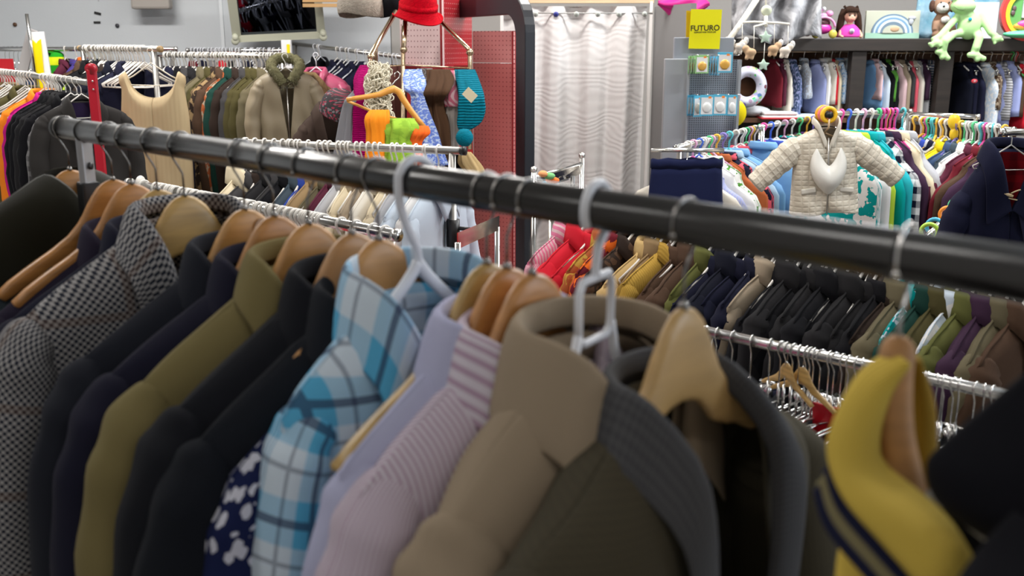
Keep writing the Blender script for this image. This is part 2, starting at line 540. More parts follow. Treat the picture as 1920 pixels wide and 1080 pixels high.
_hm = {}
def hanger_mesh(kind, R):
    k = (kind, round(R, 4))
    if k in _hm: return _hm[k]
    d = {}
    if kind == 'plastic':           # tubular white hanger, one piece
        m = MB(); nz = -.062
        m.tube(hook_pts(R + .0032, nz), .0028, 6)
        m.tube([(-.17, 0, nz - .105), (-.10, 0, nz - .07), (-.03, 0, nz - .022), (0, 0, nz), (.03, 0, nz - .022), (.10, 0, nz - .07), (.17, 0, nz - .105)], .0038, 6)
        m.tube([(-.17, 0, nz - .105), (-.165, 0, nz - .118), (0, 0, nz - .124), (.165, 0, nz - .118), (.17, 0, nz - .105)], .003, 6)
        d['hanger'] = m.mesh('hanger')
    elif kind == 'kids':
        m = MB(); nz = -.055
        m.tube(hook_pts(R + .004, nz), .0038, 6)
        m.tube([(-.10, 0, nz - .065), (-.03, 0, nz - .025), (0, 0, nz), (.03, 0, nz - .025), (.10, 0, nz - .065)], .005, 6)
        d['hanger'] = m.mesh('hanger')
    elif kind == 'clip':
        m = MB(); nz = -.07
        m.tube(hook_pts(R + .0015, nz), .0014, 5)
        m.ball((-(R + .0015) * cos(radians(-25)), 0, (R + .0015) * sin(radians(-25))), .0028, 6, 5)
        m.tube([(0, 0, nz), (0, 0, nz - .05)], .003, 6)
        m.tube([(-.15, 0, nz - .05), (.15, 0, nz - .05)], .0022, 6)
        d['hook'] = m.mesh('hook')
        m = MB()
        m.box((0, 0, nz - .068), (.022, .012, .03)); m.tube([(-.004, -.012, nz - .05), (.0, .012, nz - .05)], .005, 6)
        d['clip'] = m.mesh('clip')
    elif kind in ('wood', 'woodshort'):
        HL = .196 if kind == 'wood' else .136
        nz = -.070
        m = MB(); m.tube(hook_pts(R + .002, nz), .0015, 8); 
        e = (R + .002); m.ball((-e * cos(radians(-25)), 0, e * sin(radians(-25))), .0033, 8, 6)
        m.lathe([(.0045, nz - .004), (.0045, nz + .002), (.002, nz + .004)], n=10)
        d['hook'] = m.mesh('hook')
        m = MB(); rows = []; N = 44
        for i in range(N + 1):
            x = -HL + 2 * HL * i / N
            a = abs(x); ax = sqrt(a * a + .03 ** 2) - .03
            AA = (0, .015, .03, .045, .058, .08, .11, .148, .2); DD = (0, .004, .016, .038, .061, .083, .102, .122, .152)
            ki = max(i_ for i_ in range(8) if AA[i_] <= a); zt = nz - lerp(DD[ki], DD[ki + 1], (a - AA[ki]) / (AA[ki + 1] - AA[ki]))
            hh = lerp(.085, .030, smooth(a / .11)) if a < .11 else lerp(.030, .024, (a - .11) / .09)
            if a > HL - .016: q = (a - HL + .016) / .016; hh *= sqrt(max(.02, 1 - q * q * .9)); zt -= .004 * q
            zc = zt - hh / 2; yb = .012 * (a / .22) ** 1.6; th = lerp(.0075, .010, smooth(a / .15))
            row = []
            for k in range(14):
                b = 2 * pi * k / 14; cx = cos(b); cz = sin(b)
                row.append((x, yb + th * (abs(cx) ** .6) * (1 if cx > 0 else -1), zc + hh / 2 * (abs(cz) ** .7) * (1 if cz > 0 else -1)))
            rows.append(row)
        m.grid(rows, True, cap0=True, cap1=True)
        d['hanger_body'] = m.mesh('hanger_body')
    _hm[k] = d
    return d

def hanger(kind, label, loc, yaw, R, mat, group, hookmat=None, ry=0, s=1.0, cat='hanger', mirror=False):
    d = hanger_mesh(kind, R)
    if kind in ('plastic', 'kids'):
        o = link('plastic_hanger', d['hanger'], mat, None, loc)
        o.rotation_euler = (0, ry, yaw); o.scale = (s, s, s)
        return tag(o, label, cat, group)
    nm = {'clip': 'clip_hanger', 'wood': 'wooden_hanger', 'woodshort': 'wooden_hanger'}[kind]
    t = thing(nm, label, cat, loc, yaw, group, ry=ry)
    t.scale = (s, s, s)
    hk = link('hook', d['hook'], hookmat or CHROME, t)
    if mirror: hk.scale = (-1, 1, 1)
    if kind == 'clip':
        for x in (-.12, .12): link('clip', d['clip'], mat, t, loc=(x, 0, 0))
    else:
        link('hanger_body', d['hanger_body'], mat, t)
    return t

# ------------------------------------------------------------------ rails
class Rail:
    def __init__(s, p0, p1, r):
        s.a = Vector(p0); s.b = Vector(p1); s.r = r
        d = s.b - s.a; s.u = d.normalized(); s.L = d.length
        s.yaw = atan2(s.u.y, s.u.x) - pi / 2
    def at(s, t): return s.a + (s.b - s.a) * t
    def px(s, px):          # parameter whose image column is px
        k = (px - 960) / FPX
        # X = k * depth ; depth = y cosTH - (z-CH) sinTH
        def f(p): return p.x - k * (p.y * cos(TH) - (p.z - CH) * sin(TH))
        f0 = f(s.a); f1 = f(s.b)
        return f0 / (f0 - f1)
def rack_obj(name, label, rail, mat, posts=(0.03, .97), post_r=.014, endcap=None, postmat=None, footlen=.25, group=None, post_top=0, cat='clothes rack', feet=True):
    t = thing(name, label, cat, (0, 0, 0), 0, group)
    m = MB(); m.tube([rail.a, rail.b], rail.r, 20); m.obj('rail', mat, t)
    for q in (0, 1):
        m = MB(); p = rail.at(q); d = rail.u * (.006 if q else -.006)
        m.tube([p - d, p + d * 1.5], rail.r * 1.12, 18); m.obj('end_cap', endcap or mat, t)
    for q in posts:
        p = rail.at(q)
        m = MB(); m.tube([(p.x, p.y, .05), (p.x, p.y, p.z - rail.r * .6 + post_top)], post_r, 14)
        m.obj('upright', postmat or mat, t)
        if feet:
            n = Vector((-rail.u.y, rail.u.x, 0)) * footlen
            m = MB(); m.tube([Vector((p.x, p.y, .035)) - n, Vector((p.x, p.y, .035)) + n], .016, 10)
            for sg in (-1, 1): m.ball(Vector((p.x, p.y, .02)) + n * sg, .02, 8, 6)
            m.obj('foot', postmat or mat, t)
    return t
ORD = ['first', 'second', 'third', 'fourth', 'fifth', 'sixth', 'seventh', 'eighth', 'ninth', 'tenth', 'eleventh', 'twelfth', 'thirteenth', 'fourteenth',
       'fifteenth', 'sixteenth', 'seventeenth', 'eighteenth', 'nineteenth', 'twentieth', 'twenty-first', 'twenty-second', 'twenty-third', 'twenty-fourth',
       'twenty-fifth', 'twenty-sixth', 'twenty-seventh', 'twenty-eighth', 'twenty-ninth', 'thirtieth', 'thirty-first', 'thirty-second', 'thirty-third', 'thirty-fourth', 'thirty-fifth', 'thirty-sixth', 'thirty-seventh', 'thirty-eighth', 'thirty-ninth', 'fortieth']
COLS = {
 'black': (.006, .006, .008), 'charcoal': (.014, .0135, .015), 'dark grey': (.05, .048, .05), 'grey': (.17, .165, .17), 'light grey': (.42, .42, .44),
 'navy': (.009, .010, .026), 'dark navy': (.006, .007, .016), 'blue': (.03, .06, .32), 'denim blue': (.05, .085, .17), 'light blue': (.34, .47, .6), 'sky blue': (.18, .36, .62), 'pale blue': (.55, .63, .72),
 'white': (.76, .75, .74), 'off-white': (.68, .64, .56), 'cream': (.70, .60, .42), 'beige': (.36, .29, .21), 'tan': (.27, .18, .09), 'camel': (.48, .33, .14), 'mustard': (.46, .28, .05),
 'brown': (.075, .042, .026), 'dark brown': (.028, .018, .014), 'rust': (.35, .09, .03), 'orange': (.85, .16, .02), 'bright orange': (.9, .25, .02), 'olive': (.07, .06, .022), 'khaki': (.13, .11, .065), 'moss': (.115, .12, .035), 'lime': (.42, .6, .05),
 'green': (.08, .25, .04), 'dark green': (.01, .045, .035), 'teal': (.0, .28, .28), 'turquoise': (.02, .35, .4), 'red': (.55, .015, .03), 'dark red': (.16, .015, .025), 'maroon': (.10, .02, .04), 'pink': (.7, .2, .33),
 'pale pink': (.66, .46, .48), 'magenta': (.5, .01, .2), 'purple': (.08, .03, .13), 'lavender': (.42, .43, .62), 'periwinkle': (.32, .36, .62), 'yellow': (.85, .65, .02), 'plum': (.045, .02, .045),
 'coral': (.65, .1, .14), 'slate': (.05, .07, .09)}
# ------------------------------------------------------------------ room
def wallmat(col, name='wall_paint'):
    t = NT(name); co, x, y, z = t.objc()
    n = t.noise(co, 1.3, 5); n2 = t.noise(co, 14, 3)
    c = t.mix(n, tuple(v * .92 for v in col), col)
    c = t.mix(t.math('GREATER_THAN', n2, .735), c, tuple(v * .6 for v in col))
    t.base(c, .8); t.bump(t.noise(co, 60, 4), .2, .003)
    return t.m
WALL_Y = 7.0
m = MB(); m.box((0, 2.4, -.05), (9.6, 9.6, .1)); fl = m.obj('floor', wallmat((.30, .28, .25), 'floor_lino'), smooth=False); struct(fl)
m = MB(); m.box((0, 2.4, CEIL + .05), (9.6, 9.6, .1)); struct(m.obj('ceiling', plain('ceiling_paint', (.7, .7, .68), .9), smooth=False))
wm = wallmat((.60, .63, .66)); wm2 = wallmat((.42, .40, .38), 'wall_grey_shadowed')  # second grey is darkened to paint in the shadow behind the display
xs = P(745, 60, WALL_Y / .975).x
m = MB(); m.box(((-4.6 + .05) / 2 + xs / 2 - .02, WALL_Y + .06, CEIL / 2), (xs + 4.6, .12, CEIL)); struct(m.obj('wall_back', wm, smooth=False))
m = MB(); m.box(((xs + 4.6) / 2, WALL_Y + .06, CEIL / 2), (4.6 - xs, .12, CEIL)); struct(m.obj('wall_back_right', wm2, smooth=False))
m = MB(); m.box((-4.66, 2.4, CEIL / 2), (.12, 9.4, CEIL)); struct(m.obj('wall_left', wm, smooth=False))
m = MB(); m.box((4.66, 2.4, CEIL / 2), (.12, 9.4, CEIL)); struct(m.obj('wall_right', wm2, smooth=False))
m = MB(); m.box((0, -2.3, CEIL / 2), (9.4, .12, CEIL)); struct(m.obj('wall_front', wm2, smooth=False))
m = MB(); m.box((xs / 2 - 2.3, WALL_Y - .012, .06), (xs + 4.6, .02, .12)); struct(m.obj('baseboard_back', plain('skirting', (.3, .3, .3), .5), smooth=False))
# panel seam on the painted wall, where the sheets meet
q = PY(417, 50, WALL_Y)
m = MB(); m.box((q.x, WALL_Y - .004, 1.55), (.022, .012, 3.0)); struct(m.obj('trim_1', plain('wall_strip', (.72, .75, .78), .6), smooth=False))
for (px, py, a) in ((27, 45, .1), (219, 48, .12)):
    pass
def wallspot(name, label, px, py, sx, sz, col, rot=0):
    q = PY(px, py, WALL_Y - .004); m = MB(); m.box((0, 0, 0), (sx, .006, sz), ry=rot)
    o = m.obj(name, plain('dark_mark', col, .7), None, False, q); return tag(o, label, cat_of[name])
cat_of = {'wall_screw': 'screw', 'tape_strip': 'tape'}
wallspot('tape_strip', 'upper of two short black tape strips on the pale left wall', 183, 25, .045, .016, (.01, .01, .01), .25)
wallspot('tape_strip', 'lower of two short black tape strips on the pale left wall', 182, 42, .045, .014, (.01, .01, .01), 0)
m = MB(); m.lathe([(.014, -.004), (.014, .002), (.008, .004)], n=12, axis='Y')
o = m.obj('wall_screw', plain('rusty', (.12, .06, .03), .6), None, True, PY(28, 46, WALL_Y - .006)); tag(o, 'small rusty screw head in the pale wall at far left', 'screw')
o = link('wall_screw', o.data, plain('dk', (.05, .05, .06), .6), None, PY(220, 48, WALL_Y - .006)); tag(o, 'small dark screw head in pale wall right of the tape strips', 'screw')
# ceiling lamps (housings of the strip lights, also of those added for the rail)
for i, (x, y, p) in enumerate(LAMPS):
    t = thing('ceiling_lamp', 'unseen white fluorescent strip lamp on the ceiling above the shop floor', 'lamp', (x, y, CEIL), 0, 'fluorescent strip lamps on the ceiling')
    m = MB(); m.box((0, 0, -.03), (1.26, .26, .06)); m.obj('housing', plain('lamp_housing', (.8, .8, .8), .5), t, False)
    m = MB(); m.box((0, 0, -.066), (1.2, .2, .01)); m.obj('diffuser', plain('lamp_diffuser', (1, .98, .95), .5, emit=3.0), t, False)

# ------------------------------------------------------------------ the black rail in the foreground
FR = Rail(P(118, 246, 1.70), P(2100, 523, .587), .0182)
_h = (FR.a.z + FR.b.z) / 2; FR.a.z = FR.b.z = _h
FR = Rail(FR.a, FR.b, .0182)
blackrail = NT('black_enamel'); co, x, y, z = blackrail.objc()
nn = blackrail.noise(co, 130, 3)
blackrail.base(blackrail.mix(blackrail.math('MULTIPLY', nn, .6), (.008, .0075, .0075), (.016, .014, .013)), .27, 0, .7)
blackrail.b.inputs['Coat Weight'].default_value = .7; blackrail.b.inputs['Coat Roughness'].default_value = .2
BR = blackrail.m
t = thing('clothes_rack', 'thick black tubular clothes rack in the foreground crossing the whole view', 'clothes rack')
m = MB(); m.tube([FR.a, FR.b], FR.r, 40); m.obj('rail', BR, t)
m = MB(); m.tube([FR.a - FR.u * .012, FR.a + FR.u * .004], FR.r * 1.07, 32); m.obj('end_cap', plain('black_rubber', (.008, .008, .008), .5), t)
m = MB(); q = FR.at(0); q = q + FR.u * .095; m.tube([q - FR.u * .0015, q + FR.u * .0015], FR.r * 1.05, 32); m.obj('seam_ring', plain('black_rubber', (.008, .008, .008), .5), t)
pb = FR.at(FR.px(155))
m = MB(); m.box((pb.x, pb.y, pb.z - .05), (.012, .030, .08), rz=FR.yaw + pi / 2 + .6); o = m.obj('bracket_plate', plain('bracket_metal', (.5, .5, .52), .35, .7), t, False, bevel=.002)
nrm = Vector((cos(FR.yaw + pi / 2 + .6), sin(FR.yaw + pi / 2 + .6), 0))
m = MB(); c = Vector((pb.x, pb.y, pb.z - .058)) + nrm * .007
m.lathe([(.0065, 0), (.0065, .003), (.003, .004)], n=12, axis='X'); o = m.obj('bolt', plain('dark_bolt', (.08, .08, .08), .4, 1), t); o.location = c; o.rotation_euler = (0, 0, FR.yaw + pi / 2 + .6)
m = MB(); m.box((pb.x, pb.y, (pb.z - .085) / 2), (.03, .03, pb.z - .085), rz=FR.yaw); m.obj('upright', BLACKM, t, False, bevel=.003)
pe = FR.at(.985); m = MB(); m.box((pe.x, pe.y, pe.z / 2 - .01), (.03, .03, pe.z - .02), rz=FR.yaw); m.obj('upright', BLACKM, t, False, bevel=.003)
for q in (pb, pe):
    m = MB(); m.box((q.x, q.y, .03), (.5, .04, .04), rz=FR.yaw); m.obj('foot', BLACKM, t, False, bevel=.004)

# ------------------------------------------------------------------ front garments
def fpos(px, dy=0.0):
    return FR.at(FR.px(px))
WOODS = [wood((.60, .27, .07)), wood((.66, .34, .10)), wood((.68, .42, .14)), wood((.62, .28, .08)), wood((.70, .45, .18))]
HR = FR.r
def fhang(px, label, wd, hk=WIRE, mirror=False, dyaw=0, ry=0, dz=0):
    p = fpos(px)
    t_ = hanger('wood' if px in (203, 238, 912) else 'woodshort', label, p, FR.yaw + dyaw, HR, wd, 'wooden hangers on the black rail', hk, ry, mirror=mirror)
    return t_
SUIT = dict(line=True)
def fgar(px, name, label, cat, cut, mat, dyaw=0, lin=None, colm=None, dz=0, ry=0, slm=None, sub=1, thick=.003, s=1.0, name2='torso'):
    p = fpos(px) + Vector((0, 0, dz))
    return garment(name, label, cat, cut, mat, p, FR.yaw + dyaw, None, colm, lin, slm, thick, sub, ry=ry, s=s, bodyname=name2)
darklin = cloth((.012, .011, .014)); brownlin = cloth((.07, .045, .03))
# olive velvet coat at the far end of the rail, just past the bracket
fhang(122, 'wooden hanger inside the olive velvet coat at far end of black rail', WOODS[0])
fgar(122, 'velvet_coat', 'dark olive velvet coat hanging at far left end of the black rail', 'coat',
     dict(nz=-.068, sw=.25, sd=.12, nk=.04, T=.05, seed=3, L=.9, collar='none', vc=.05, nd=.03), cloth((.012, .011, .004), sheen=.35), lin=darklin, sub=1)
# hanger 1 with a slipped slate jacket
fhang(203, 'leftmost bare wooden hanger with a slate jacket slipped low on its arm', WOODS[0], dyaw=0.0)
fgar(203, 'slate_jacket', 'dark slate jacket slipped down beside the leftmost bare wooden hanger', 'jacket',
     dict(nz=-.20, sw=.235, sd=.045, nk=.11, vc=.3, T=.04, seed=4, L=.75, lap=.05, stand=.01), cloth((.026, .037, .045)), lin=darklin)
fhang(238, 'dark wooden hanger, second bare one from left end of black rail', WOODS[3])
fgar(238, 'purple_navy_jacket', 'very dark purplish jacket directly left of the houndstooth jacket', 'jacket',
     dict(seed=5, sd=.095, nz=-.155, sw=.245, cw=.03), cloth((.018, .014, .030)), lin=darklin)
fhang(287, 'pale wooden hanger left of the houndstooth jacket, third from left', WOODS[2])
fgar(287, 'navy_jacket', 'smooth dark navy suit jacket between the purplish jacket and the houndstooth jacket', 'jacket',
     dict(seed=6, sd=.095, nz=-.14, sw=.248, T=.05, cw=.03), cloth((.009, .010, .024)), lin=darklin)
fhang(338, 'pale wooden hanger holding the houndstooth jacket', WOODS[2])
fgar(338, 'houndstooth_jacket', 'grey and brown houndstooth check jacket with soft collar on black rail', 'jacket',
     dict(seed=7, sd=.11, nz=-.105, sw=.26, T=.055, cw=.04), cloth((.36, .35, .35), 'hound', (.022, .026, .04), (.14, .08, .05), sc=1.9), lin=brownlin)
th = fhang(452, 'wooden hanger with an oval sticker right of the houndstooth jacket', WOODS[1]); m = MB(); m.prism([(-.018 + .012 * cos(pi * k / 12), -.105 + .020 * sin(pi * k / 12)) for k in range(24)], .0085, .0105); m.obj('sticker', plain('sticker', (.50, .33, .22), .5), th, False)
fgar(452, 'charcoal_jacket', 'near-black charcoal suit jacket right of the houndstooth jacket', 'jacket',
     dict(seed=8, sd=.095, nz=-.135, sw=.25, T=.05, cw=.035), cloth((.014, .016, .024)), lin=darklin)
fhang(508, 'orange-toned wooden hanger right of the stickered hanger', wood((.56, .26, .075)))
fgar(508, 'midnight_jacket', 'midnight blue wool jacket just left of the khaki jacket', 'jacket',
     dict(seed=9, sd=.095, nz=-.14, sw=.25, T=.055, cw=.035), cloth((.010, .010, .024)), lin=darklin)
fhang(573, 'broad light wooden hanger holding the khaki jacket', wood((.64, .32, .10), .72), mirror=True)
fgar(573, 'khaki_jacket', 'khaki olive cotton jacket with shoulder seam in middle of black rail', 'jacket',
     dict(seed=10, sd=.105, nz=-.125, sw=.25, T=.05, cw=.036, drop=.03), cloth((.19, .155, .065)), lin=darklin)
fhang(655, 'wooden hanger between the khaki jacket and the black jacket', wood((.56, .29, .11), .7), mirror=True)
fgar(655, 'black_jacket', 'black suit jacket right of the khaki jacket', 'jacket',
     dict(seed=11, sd=.10, nz=-.132, sw=.25, T=.055, cw=.035), cloth((.009, .010, .014)), lin=darklin)
fhang(706, 'wooden hanger half hidden behind the blue plaid shirt collar', wood((.62, .31, .10), .75))
fgar(706, 'black_blazer', 'second black jacket, tucked behind the navy floral shirt', 'jacket',
     dict(seed=12, sd=.11, nz=-.142, sw=.255, T=.045, cw=.035), cloth((.010, .012, .017)), lin=darklin)
fgar(748, 'floral_shirt', 'navy and white floral print shirt left of the blue plaid shirt', 'shirt',
     dict(seed=13, sd=.09, nz=-.175, sw=.225, T=.03, vc=.1, collar='shirt', lap=.06, sr=.045), cloth((.012, .018, .07), 'floral', (.62, .63, .72), None, sc=1.5), lin=darklin)
# plaid shirt on a tall white plastic hanger
p = fpos(780)
th = thing('plastic_hanger', 'thick white plastic hanger with tall hook carrying the blue plaid shirt', 'hanger', p, FR.yaw)
m = MB(); R = HR + .006
pts = [(-R * cos(radians(a)), 0, R * sin(radians(a))) for a in range(-40, 185, 15)]
pts = [Vector(q) for q in pts] + [Vector((R * .95, 0, -.02)), Vector((R * .5, 0, -.05)), Vector((0, 0, -.075)), Vector((0, 0, -.095))]
m.tube(cr(pts, 3), .0048, 10); m.obj('hook', COOLPL, th)
m = MB()
for sg in (1, -1):
    m.tube(cr([(0, 0, -.088), (sg * .014, 0, -.105), (sg * .04, .0, -.13), (sg * .09, 0, -.175), (sg * .14, 0, -.205)], 4), .0055, 10, flat=1.3)
m.tube(cr([(-.14, 0, -.205), (-.10, 0, -.222), (0, 0, -.190), (.10, 0, -.222), (.14, 0, -.205)], 4), .0045, 10); m.obj('hanger_body', COOLPL, th)
PL = cloth((.10, .42, .68), 'plaid', (.62, .72, .82), (.03, .035, .09), rough=.85)
ps = fgar(780, 'plaid_shirt', 'light blue plaid shirt with open collar on a white plastic hanger', 'shirt',
     dict(seed=14, sd=.08, nz=-.125, sw=.178, T=.05, vc=.17, collar='shirt', cw=.035, lap=.085, nk=.072, nd=.07, stand=.042, drop=.045, open_=.02, sr=.036, fold=.011, chest=.185, hem=.2), PL,
     lin=cloth((.02, .13, .2), 'plaid', (.10, .13, .16), (.02, .03, .06)), sub=1, thick=.0015)
m = MB(); g_ = G(**dict(seed=14, sd=.08, nz=-.125, sw=.178, T=.05, vc=.17, open_=.02, fold=.011, chest=.185, hem=.2))
for k, v in enumerate((.22, .33, .45, .57, .7)):
    m = MB(); m.lathe([(.0055, -.001), (.0058, .001), (.0045, .002), (.002, .0012)], n=12, axis='Y'); q = g_.pt(g_.xin(v) + .012, v, 1)
    m.obj('button', COOLPL, ps, loc=q + Vector((0, .003, 0)))
# slender yellow wooden hanger
fhang(912, 'slender yellowish wooden hanger right of the plaid shirt, no garment on it', wood((.56, .36, .12), .6), mirror=True)
fgar(880, 'grey_shirt', 'small grey chambray shirt low between plaid and lavender shirts', 'shirt',
     dict(seed=15, sd=.05, nz=-.24, sw=.17, T=.02, vc=.08, collar='shirt', lap=.05, sr=.035), cloth((.25, .28, .28), 'check', (.4, .4, .4)), lin=darklin)
fhang(950, 'wooden hanger inside the plain lavender shirt', WOODS[3], mirror=True)
fgar(950, 'lavender_shirt', 'plain pale lavender shirt left of the pink striped shirt', 'shirt',
     dict(seed=16, sd=.075, nz=-.135, sw=.205, T=.035, vc=.09, collar='shirt', lap=.06, stand=.03, sr=.045), cloth((.46, .47, .66)), lin=cloth((.35, .36, .5)))
fhang(998, 'wooden hanger inside the pink striped shirt', WOODS[3], mirror=True)
fgar(998, 'striped_shirt', 'white and pink pinstriped shirt left of the beige coat', 'shirt',
     dict(seed=17, sd=.078, nz=-.14, sw=.21, T=.05, vc=.09, collar='shirt', lap=.065, stand=.03, sr=.05), cloth((.60, .55, .62), 'vstripe', (.42, .30, .40), rough=.85, sc=1.9),
     lin=cloth((.35, .3, .35)))
# beige coat on a white hanger with a square neck
p = fpos(1120)
th = thing('plastic_hanger', 'white plastic hanger with square neck loop holding the beige coat', 'hanger', p, FR.yaw + .2)
m = MB(); R = HR + .005
pts = [(R * cos(radians(a)) * 1, 0, R * sin(radians(a))) for a in range(-35, 185, 15)]
pts = [Vector(q) for q in pts] + [Vector((-R * .8, 0, -.018)), Vector((-.004, 0, -.034)), Vector((0, 0, -.05)), Vector((0, 0, -.062))]
m.tube(cr(pts, 3), .0042, 10); m.obj('hook', COOLPL, th)
m = MB(); sq = [(-.024, -.062), (.024, -.062), (.03, -.072), (.030, -.112), (.022, -.120), (-.022, -.120), (-.030, -.112), (-.03, -.072)]
m.tube([(x, 0, z) for x, z in sq], .0038, 10, closed=True); 
for sg in (1, -1): m.tube([(sg * .03, 0, -.11), (sg * .05, 0, -.17), (sg * .10, 0, -.22)], .0045, 10)
m.tube([(-.10, 0, -.22), (0, 0, -.245), (.10, 0, -.22)], .004, 8); m.obj('hanger_body', COOLPL, th)
BC = cloth((.32, .25, .175)); 
bc = fgar(1120, 'beige_coat', 'beige trench coat with upturned collar and seam piping on black rail', 'coat',
     dict(seed=18, sd=.095, nz=-.13, sw=.215, T=.055, vc=.13, collar='shirt', cw=.05, lap=.07, nk=.072, nd=.062, stand=.034, drop=.05, open_=.10, sr=.052, fold=.014), BC,
     lin=cloth((.14, .10, .07), 'check', (.05, .04, .04), sc=.6), sub=1, dyaw=.12, thick=.004)
g_ = G(seed=18, sd=.095, nz=-.13, sw=.215, T=.055, vc=.13, nk=.072, nd=.062, open_=.10, fold=.014)
m = MB(); m.tube([g_.pt(.092, v, 1) + Vector((0, .006, .0)) for v in [i / 20 * .6 + .10 for i in range(21)]], .0028, 8); m.obj('piping', cloth((.36, .34, .30)), bc)
# grey brown overcoat with wooden hanger
th = fhang(1288, 'light wooden hanger with pointed top inside the grey tweed overcoat', wood((.60, .38, .15), .8), mirror=True); [c for c in th.children if c.name.startswith('hanger_body')][0].scale = (.86, .9, 1.0)
fgar(1285, 'tweed_overcoat', 'grey and olive-brown tweed overcoat hanging open right of the beige coat', 'coat',
     dict(seed=19, sd=.085, nz=-.148, sw=.235, T=.06, vc=.45, cw=.04, lap=.055, nk=.062, nd=.05, stand=.022, drop=.035, open_=.10, sr=.062, fold=.012), cloth((.055, .048, .032), 'check', (.068, .058, .038), sc=9),
     lin=cloth((.012, .008, .006)), colm=cloth((.075, .075, .078), 'check', (.05, .05, .055), sc=9), dyaw=.1, thick=.005)
# yellow cardigan seen along its hanger: a folded shawl band with striped edge
p = fpos(1700); th = thing('wooden_hanger', 'wooden hanger seen end-on inside the yellow cardigan', 'hanger', p, FR.yaw + .1)
o = link('hook', hanger_mesh('wood', HR)['hook'], CHROME, th); o.scale = (-1, 1, 1.12)
m = MB(); m.tube([P(*q) - p for q in cr([(1690, 640, .700), (1682, 665, .695), (1676, 730, .688), (1680, 820, .682), (1705, 930, .680)], 5)], [.006, .009, .0105, .0115, .012] + [.0125] * 20, 14)
th.rotation_euler = (0, 0, 0); o.rotation_euler = (0, 0, FR.yaw + .1); m.obj('hanger_body', wood((.50, .25, .09), .7, .65, coat=0), th)
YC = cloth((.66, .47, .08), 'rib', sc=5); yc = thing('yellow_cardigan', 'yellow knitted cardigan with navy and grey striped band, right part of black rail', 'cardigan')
def sheet(name, left, right, mat, parent, n=16, bulge=.03, th=.006, prof=None):
    """cloth stretched between two edge curves given as (px,py,depth), bulging towards the viewer"""
    Lp = [P(*q) for q in cr(left, 6)]; Rp = [P(*q) for q in cr(right, 6)]; rows = []
    N = min(len(Lp), len(Rp)); UV = []; acc = 0
    for i in range(N):
        a = Lp[i * (len(Lp) - 1) // (N - 1)]; b = Rp[i * (len(Rp) - 1) // (N - 1)]; row = []; uu = []
        if i: acc += (a - pa).length
        pa = a
        for j in range(n + 1):
            t_ = j / n; p_ = a.lerp(b, t_); p_.y -= bulge * sin(pi * t_) ** .7
            row.append(p_); uu.append((t_ * (b - a).length, -acc))
        rows.append(row); UV.append(uu)
    m = MB(); m.grid(rows, uvs=UV); return m.obj(name, mat, parent, solid=th, sub=1)
sheet('shawl_band', [(1672, 655, .70), (1610, 700, .69), (1565, 780, .67), (1550, 850, .655), (1580, 930, .63), (1650, 1010, .60), (1740, 1110, .57)],
      [(1674, 655, .71), (1652, 720, .71), (1636, 800, .70), (1648, 860, .68), (1712, 915, .63), (1780, 980, .61), (1850, 1110, .585)], YC, yc, bulge=.030)
NV = cloth((.012, .014, .04)); GR = cloth((.22, .19, .10))
def edge(name, d0, d1, mat, y=-.0):
    base_ = [(1552, 860, .66), (1576, 935, .64), (1645, 1018, .61), (1735, 1118, .58)]
    sheet(name, [(x - d1 * .45, y_ + d1, z + .008) for x, y_, z in base_], [(x - d0 * .45 + 2, y_ + d0, z + .006) for x, y_, z in base_], mat, yc, bulge=.004, th=.004)
edge('stripe_navy', 0, 20, NV); edge('stripe_grey', 18, 42, GR); edge('stripe_navy', 40, 56, NV)
sheet('front_panel', [(1568, 900, .70), (1580, 980, .68), (1568, 1050, .66), (1560, 1160, .63)], [(1600, 900, .70), (1700, 1020, .67), (1740, 1080, .65), (1780, 1180, .62)], YC, yc, bulge=.03)
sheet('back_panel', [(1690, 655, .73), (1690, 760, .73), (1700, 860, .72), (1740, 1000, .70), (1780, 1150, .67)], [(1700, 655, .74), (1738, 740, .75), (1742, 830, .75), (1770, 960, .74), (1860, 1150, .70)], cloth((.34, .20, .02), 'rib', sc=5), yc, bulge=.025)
# black overcoat at the right edge
BK = cloth((.006, .006, .009)); bo = thing('black_overcoat', 'large black overcoat cut off by the right edge of the view', 'coat')
sheet('shoulder', [(1925, 700, .60), (1840, 770, .60), (1760, 840, .60), (1738, 875, .60), (1760, 935, .60), (1850, 990, .60), (1930, 1000, .60)], [(2050, 640, .66), (2060, 720, .64), (2070, 780, .62), (2080, 850, .61), (2080, 900, .60), (2080, 960, .60), (2080, 1000, .60)], BK, bo, n=24, bulge=.05, th=.01)
sheet('sleeve', [(1900, 960, .56), (1850, 1010, .55), (1790, 1090, .53), (1740, 1180, .52)], [(2060, 960, .58), (2060, 1020, .56), (2060, 1080, .55), (2060, 1180, .53)], BK, bo, n=20, bulge=.05, th=.01)
sheet('back_panel', [(1745, 870, .68), (1745, 980, .68), (1740, 1080, .67), (1740, 1180, .66)], [(2000, 860, .72), (2000, 980, .72), (2000, 1080, .70), (2000, 1180, .70)], cloth((.01, .009, .01)), bo, bulge=.02)
m = MB(); pp_ = [P(1742, 925, .64), P(1800, 965, .62), P(1856, 1008, .60)]; m.tube(pp_, [.0035, .004, .0045], 10); o = m.obj('plastic_hanger', plain('grey_plastic', (.42, .42, .42), .4)); tag(o, 'pale plastic hanger arm poking out under the black overcoat', 'hanger')
